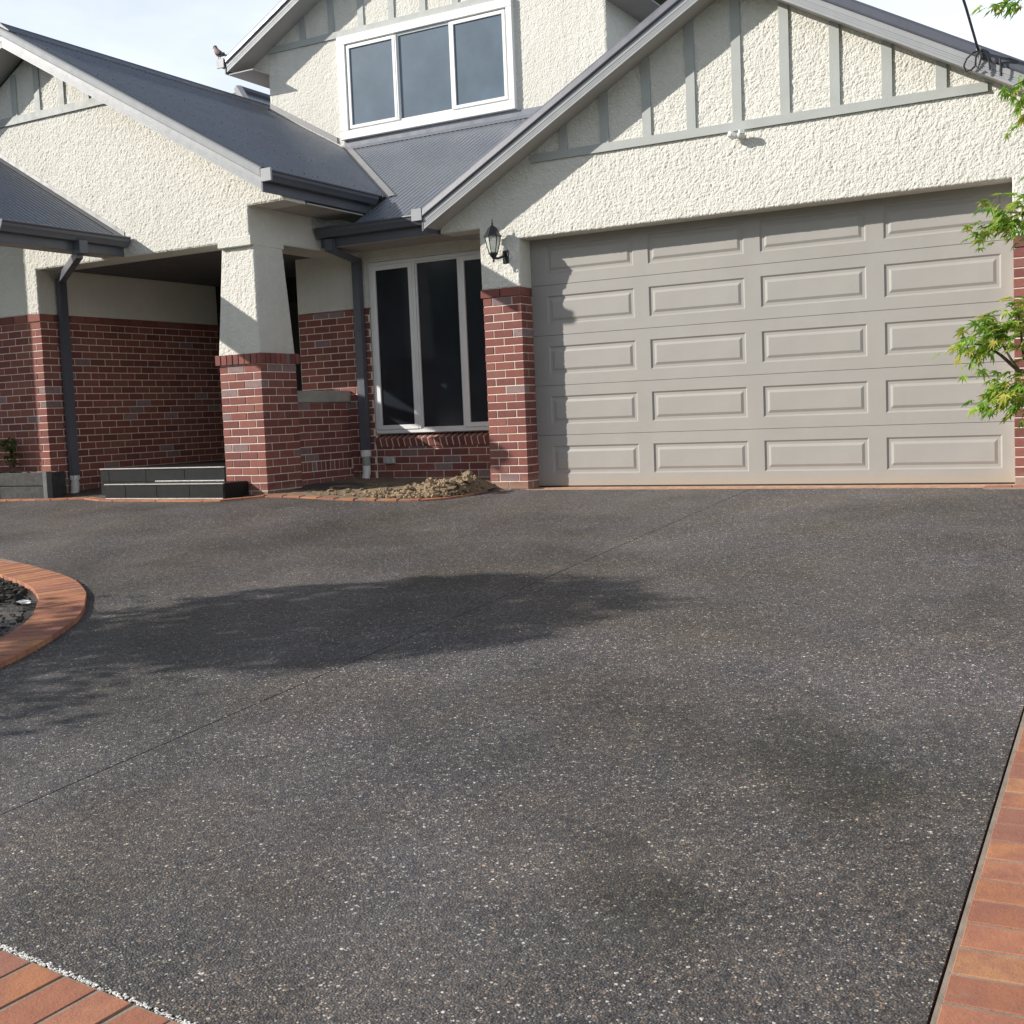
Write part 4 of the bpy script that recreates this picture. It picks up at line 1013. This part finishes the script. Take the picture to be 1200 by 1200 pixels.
# ---- sleeper planter at far left with a plant
PL = thing('timber_planter', 'dark timber sleeper planter box at the far left of the house front', 'planter', (-6.9, -1.4, .0))
for z0, z1 in ((.0, .165), (.172, .335)): build_at(MB().cbox(-8.0, -5.985, -1.39, -1.33, z0, z1, .006), 'sleeper', 'timber', PL)
build_at(MB().cbox(-5.98, -5.905, -1.41, -1.33, .0, .345, .004), 'corner_post', 'post', PL)
build_at(MB().cbox(-5.98, -5.93, -1.33, PY - .002, .0, .335, .005), 'sleeper', 'timber', PL)
so = MB()
for i in range(31):
    for j in range(6):
        x = -8.0 + 2.02 * i / 30; y = -1.34 + .24 * j / 5; so.v.append((x, y, .338 + .03 * noise.noise(Vector((x * 9, y * 9, 2))) + .012 * noise.noise(Vector((x * 40, y * 40, 2)))))
for i in range(30):
    for j in range(5): so.f.append((i * 6 + j, (i + 1) * 6 + j, (i + 1) * 6 + j + 1, i * 6 + j + 1))
so.build('planter_soil', 'bedsoil', smooth=True, kind='structure')
SH = thing('garden_plant', 'small dark green leafy plant in the timber planter', 'plant', (-6.80, -1.22, .34))
def leaf_simple(L, Wd):
    return MB().poly([(0, 0, 0), (L * .35, Wd * .5, .01), (L * .7, Wd * .42, 0), (L, 0, -.02), (L * .7, -Wd * .42, 0), (L * .35, -Wd * .5, .01), (L * .35, 0, -.006), (L * .7, 0, -.012)], [(0, 6, 1), (1, 6, 7, 2), (2, 7, 3), (3, 7, 4), (4, 7, 6, 5), (5, 6, 0)])
lm = leaf_simple(.11, .04).mesh('leaf', 'leafd')
for k in range(3): build_at(MB().tube([(-6.80, -1.22, .34), (-6.82 + .06 * k, -1.23, .53), (-6.86 + .11 * k, -1.26, .70)], [.008, .006, .003], 5), 'stem', 'bark', SH)
for k in range(60):
    h = random.uniform(.1, .42); a = random.uniform(0, 6.28); o = put('leaf', lm, (random.uniform(-.06, .12), random.uniform(-.06, .05), h), SH, (random.uniform(-.5, .5), random.uniform(-.3, .7), a)); o.scale = (random.uniform(.7, 1.2),) * 3

# ---- Japanese maple reaching in from the right
MP = thing('maple_tree', 'small Japanese maple with bright green star leaves reaching in at right', 'maple tree', (6.35, -5.95, G(6, -5.95) - .03))
def maple_leaf(seed):
    rr = random.Random(seed); lobes = [(-118, .42), (-72, .72), (-34, .93), (0, 1.0), (34, .93), (72, .72), (118, .42)]
    V = [(0, 0, 0)]; F = []
    for i, (a, L) in enumerate(lobes):
        a0 = R_(a + rr.uniform(-4, 4)); L *= rr.uniform(.92, 1.08)
        for da, f, dz in ((-13, .48, .015), (0, 1.0, -.16), (13, .48, .015)):
            t = a0 + R_(da); V.append((math.cos(t) * L * f, math.sin(t) * L * f, dz * L + rr.uniform(-.02, .02)))
    for i in range(7):
        o = 1 + i * 3; F.append((0, o, o + 1)); F.append((0, o + 1, o + 2))
        if i < 6:
            V.append((math.cos(R_((lobes[i][0] + lobes[i + 1][0]) / 2)) * .27, math.sin(R_((lobes[i][0] + lobes[i + 1][0]) / 2)) * .27, .02)); m_ = len(V) - 1
            F.append((0, o + 2, m_)); F.append((0, m_, o + 3))
    mb = MB(); k = .043; mb.poly([(x * k + .008, y * k, z * k) for x, y, z in V], F); return mb
leafm = [maple_leaf(s).mesh('leaf', 'leaf') for s in range(5)]
tr = MB()
tr.tube([(6.35, -5.95, G(6, -6) - .05), (6.33, -5.95, .25), (6.27, -5.97, .75), (6.22, -5.95, 1.2), (6.14, -5.98, 1.7), (6.05, -5.97, 2.25)], [.05, .042, .036, .03, .024, .015], 8)
build_at(tr, 'trunk', 'bark', MP, smooth=True)
brs = [([(6.25, -5.96, .85), (5.95, -6.0, .93), (5.72, -6.01, .90), (5.60, -6.0, .905), (5.53, -6.0, .975), (5.47, -6.0, 1.02), (5.40, -6.0, 1.03)], [.02, .016, .013, .0105, .007, .004, .002]),
       ([(5.60, -6.0, .905), (5.57, -6.03, .96), (5.53, -6.05, 1.04), (5.49, -6.06, 1.09)], [.008, .005, .003, .0015]),
       ([(6.22, -5.95, 1.2), (5.92, -5.98, 1.40), (5.70, -6.0, 1.52), (5.58, -6.0, 1.55), (5.47, -6.0, 1.57)], [.016, .012, .008, .005, .002]),
       ([(5.70, -6.0, 1.52), (5.58, -6.03, 1.50), (5.46, -6.02, 1.50)], [.006, .004, .002]),
       ([(6.25, -5.96, .75), (5.95, -6.0, .84), (5.70, -6.0, .84), (5.58, -6.0, .80), (5.50, -6.0, .76)], [.014, .011, .008, .004, .002]),
       ([(5.62, -6.0, .95), (5.60, -6.0, 1.13), (5.57, -6.0, 1.17), (5.55, -6.0, 1.175)], [.007, .004, .002, .0015]),
       ([(6.14, -5.98, 1.7), (5.86, -6.0, 1.98), (5.66, -6.0, 2.08), (5.58, -6.0, 2.05)], [.012, .008, .005, .002]),
       ([(6.05, -5.97, 2.25), (5.80, -6.0, 2.36), (5.60, -6.0, 2.40), (5.52, -6.0, 2.37)], [.01, .007, .004, .002]),
       ([(6.25, -5.96, 1.0), (6.5, -6.1, 1.4), (6.7, -6.2, 1.8)], [.018, .012, .005]), ([(6.2, -5.95, 1.5), (6.4, -5.8, 1.9), (6.55, -5.7, 2.3)], [.016, .01, .004])]
for p, r in brs: build_at(MB().tube(p, r, 6), 'branch', 'bark', MP)
leaves = []
def clump(c, sp_, n, droop, seed):
    for k in range(int(n * 1.3)):
        p = Vector(c) + Vector((random.gauss(0, sp_[0]), random.gauss(0, sp_[1]), random.gauss(0, sp_[2])))
        leaves.append((p, droop + random.gauss(0, .35), random.gauss(0, .35), math.pi + random.gauss(0, .8), random.uniform(.85, 1.4)))
clump((5.40, -6, 1.02), (.025, .05, .015), 7, .5, 1); clump((5.46, -6, 1.04), (.05, .06, .02), 14, .6, 2); clump((5.44, -6.02, .985), (.03, .05, .02), 7, .9, 2)
clump((5.50, -6.03, 1.105), (.05, .06, .018), 20, .35, 3); clump((5.575, -6.03, 1.085), (.05, .06, .03), 22, .5, 4); clump((5.53, -6.03, 1.05), (.02, .05, .02), 8, .6, 4)
clump((5.58, -6, .88), (.03, .05, .03), 12, .6, 5); clump((5.575, -6, .82), (.04, .06, .035), 36, .9, 6); clump((5.51, -6, .785), (.03, .05, .03), 12, .9, 7); clump((5.48, -6, .84), (.025, .04, .025), 6, .8, 8); clump((5.58, -6, .765), (.012, .03, .01), 3, 1.0, 8)
clump((5.56, -6, 1.565), (.04, .06, .03), 22, .5, 9); clump((5.49, -6.02, 1.505), (.04, .05, .022), 16, .6, 10); clump((5.59, -6, 1.50), (.02, .05, .03), 8, .5, 10); clump((5.60, -6, 1.20), (.02, .03, .02), 4, .5, 10); clump((5.595, -6, 1.16), (.015, .03, .02), 4, .5, 10)
clump((5.60, -6, 2.03), (.018, .05, .05), 12, 1.1, 11); clump((5.54, -6, 2.375), (.035, .05, .012), 8, .7, 12); clump((5.60, -6, 2.36), (.02, .05, .03), 8, .7, 12)
clump((5.50, -6.02, 1.09), (.06, .05, .02), 14, .4, 30); clump((5.53, -6.0, 1.03), (.05, .05, .03), 12, .6, 31); clump((5.58, -6.02, 1.50), (.04, .05, .03), 14, .7, 32); clump((5.60, -6.02, 1.56), (.05, .07, .05), 20, .6, 20); clump((5.60, -6.02, 1.06), (.035, .07, .05), 24, .5, 21); clump((5.61, -6.0, .80), (.03, .06, .05), 22, .9, 22); clump((5.62, -6, 2.0), (.02, .05, .07), 12, 1.0, 23); clump((5.52, -6.02, .82), (.05, .05, .04), 10, .8, 24); clump((5.44, -6.0, 1.0), (.05, .05, .03), 8, .7, 24)
for p, a, b, yaw, s in leaves:
    l = MP.location; o = put('leaf', leafm[random.randrange(5)], p - l, MP, (b, a * .8, yaw)); o.scale = (s, s, s)
more = MB()
for k in range(900):
    c = random.choice(((5.85, -6, .95), (5.85, -6, 1.5), (6.1, -5.9, 2.0), (6.5, -6.1, 1.5), (6.3, -5.8, 2.3), (6.6, -6, 2.0), (6.1, -6.1, 1.2)))
    p = Vector(c) + Vector((random.gauss(0, .13), random.gauss(0, .2), random.gauss(0, .15)))
    if p.x < 5.78: continue
    s = maple_leaf(k % 5); T = Matrix.Translation(p) @ Matrix.Rotation(random.uniform(0, 6.28), 4, 'Z') @ Matrix.Rotation(random.gauss(.5, .4), 4, 'Y')
    more.poly([T @ Vector(v) for v in s.v], s.f)
build_at(more, 'foliage', 'leaf', MP, kind='stuff')

# ---- street tree left of the camera whose crown shades the middle of the driveway
tc = Vector((1.86, -5.66, -.36)) - SUN_DIR / -SUN_DIR.z * 3.9 * .92
TR = thing('tree', 'broad leafy tree beside the driveway outside the left of the frame', 'tree', (tc.x - .3, tc.y, -.75))
build_at(MB().tube([(tc.x - .3, tc.y, -.8), (tc.x - .25, tc.y, .8), (tc.x - .1, tc.y + .05, 2.2), (tc.x, tc.y, tc.z)], [.11, .09, .07, .03], 8), 'trunk', 'bark', TR)
for k in range(7):
    a = k * .9; build_at(MB().tube([(tc.x - .1, tc.y + .05, 2.2), (tc.x + .5 * math.cos(a), tc.y + .5 * math.sin(a), tc.z - .3), (tc.x + 1.0 * math.cos(a), tc.y + 1.0 * math.sin(a), tc.z + .1)], [.04, .025, .01], 6), 'limb', 'bark', TR)
cr_ = MB()
for k in range(7000):
    while True:
        q = Vector((random.uniform(-1, 1), random.uniform(-1, 1), random.uniform(-1, 1)))
        if q.length < 1: break
    nz = noise.noise(q * 2.1 + Vector((4, 2, 1)))
    if q.length > .86 + .25 * nz: continue
    if q.z < -.35 and noise.noise(Vector((q.x * 3.3, q.y * 3.3, q.z * 5))) < .12: continue
    p = tc + Vector((q.x * 1.30, q.y * 1.30, q.z * .95)); s = random.uniform(.05, .1)
    T = Matrix.Translation(p) @ Matrix.Rotation(random.uniform(0, 6.28), 4, 'Z') @ Matrix.Rotation(random.uniform(-1.2, 1.2), 4, 'X')
    cr_.poly([T @ Vector(v) for v in ((-s, 0, 0), (0, -s * .5, 0), (s, 0, 0), (0, s * .5, 0))], [(0, 1, 2, 3)])
for k in range(2600):                                        # loose low boughs towards the street side
    gx, gy, t_ = random.choice(((.55, -6.95, 3.0), (-.1, -6.3, 3.1), (-.2, -7.3, 2.6), (.9, -7.55, 2.7), (-.7, -6.9, 2.7)))
    p = Vector((gx, gy, -.45)) - SUN_DIR / -SUN_DIR.z * t_ * .92 + Vector((random.gauss(0, .34), random.gauss(0, .34), random.gauss(0, .16)))
    if noise.noise(Vector((p.x * 2.3, p.y * 2.3, p.z * 4))) < -.12: continue
    s = random.uniform(.04, .09); T = Matrix.Translation(p) @ Matrix.Rotation(random.uniform(0, 6.28), 4, 'Z') @ Matrix.Rotation(random.uniform(-1.2, 1.2), 4, 'X')
    cr_.poly([T @ Vector(v) for v in ((-s, 0, 0), (0, -s * .5, 0), (s, 0, 0), (0, s * .5, 0))], [(0, 1, 2, 3)])
build_at(cr_, 'crown', 'leafd', TR, kind='stuff')

# ---- unseen trees added across the street to block low sky light reaching the porch
cm = MB()
for k in range(2600):
    while True:
        q = Vector((random.uniform(-1, 1), random.uniform(-1, 1), random.uniform(-1, 1)))
        if q.length < 1 + .2 * noise.noise(q * 3): break
    sz = random.uniform(.25, .5); T = Matrix.Translation((q.x * 4.2, q.y * 3.2, 5.2 + q.z * 4.4)) @ Matrix.Rotation(random.uniform(0, 6.28), 4, 'Z') @ Matrix.Rotation(random.uniform(-1.3, 1.3), 4, 'X')
    cm.poly([T @ Vector(v) for v in ((-sz, 0, 0), (0, -sz * .6, 0), (sz, 0, 0), (0, sz * .6, 0))], [(0, 1, 2, 3)])
cme = cm.mesh('crown', 'leafd'); tme = MB().tube([(0, 0, -.2), (.1, 0, 2), (0, .1, 5)], [.3, .24, .12], 8).mesh('trunk', 'bark')
WHICH = ('leftmost', 'second from the left', 'third from the left', 'middle', 'third from the right', 'second from the right', 'rightmost')
for k, x in enumerate((-27, -20, -12.5, -5, 2, 9.5, 17)):
    tt = thing('tree', WHICH[k] + ' of the unseen leafy trees added across the street to darken the porch', 'tree', (x, -29 - 2 * (k % 2), -.8), 'trees across the street')
    for nm, me in (('crown', cme), ('trunk', tme)):
        o = link(nm, me, tt)
        if nm == 'crown': o['kind'] = 'stuff'
    tt.scale = (1, 1, .85 + .12 * (k % 3)); tt.rotation_euler.z = k * 1.7
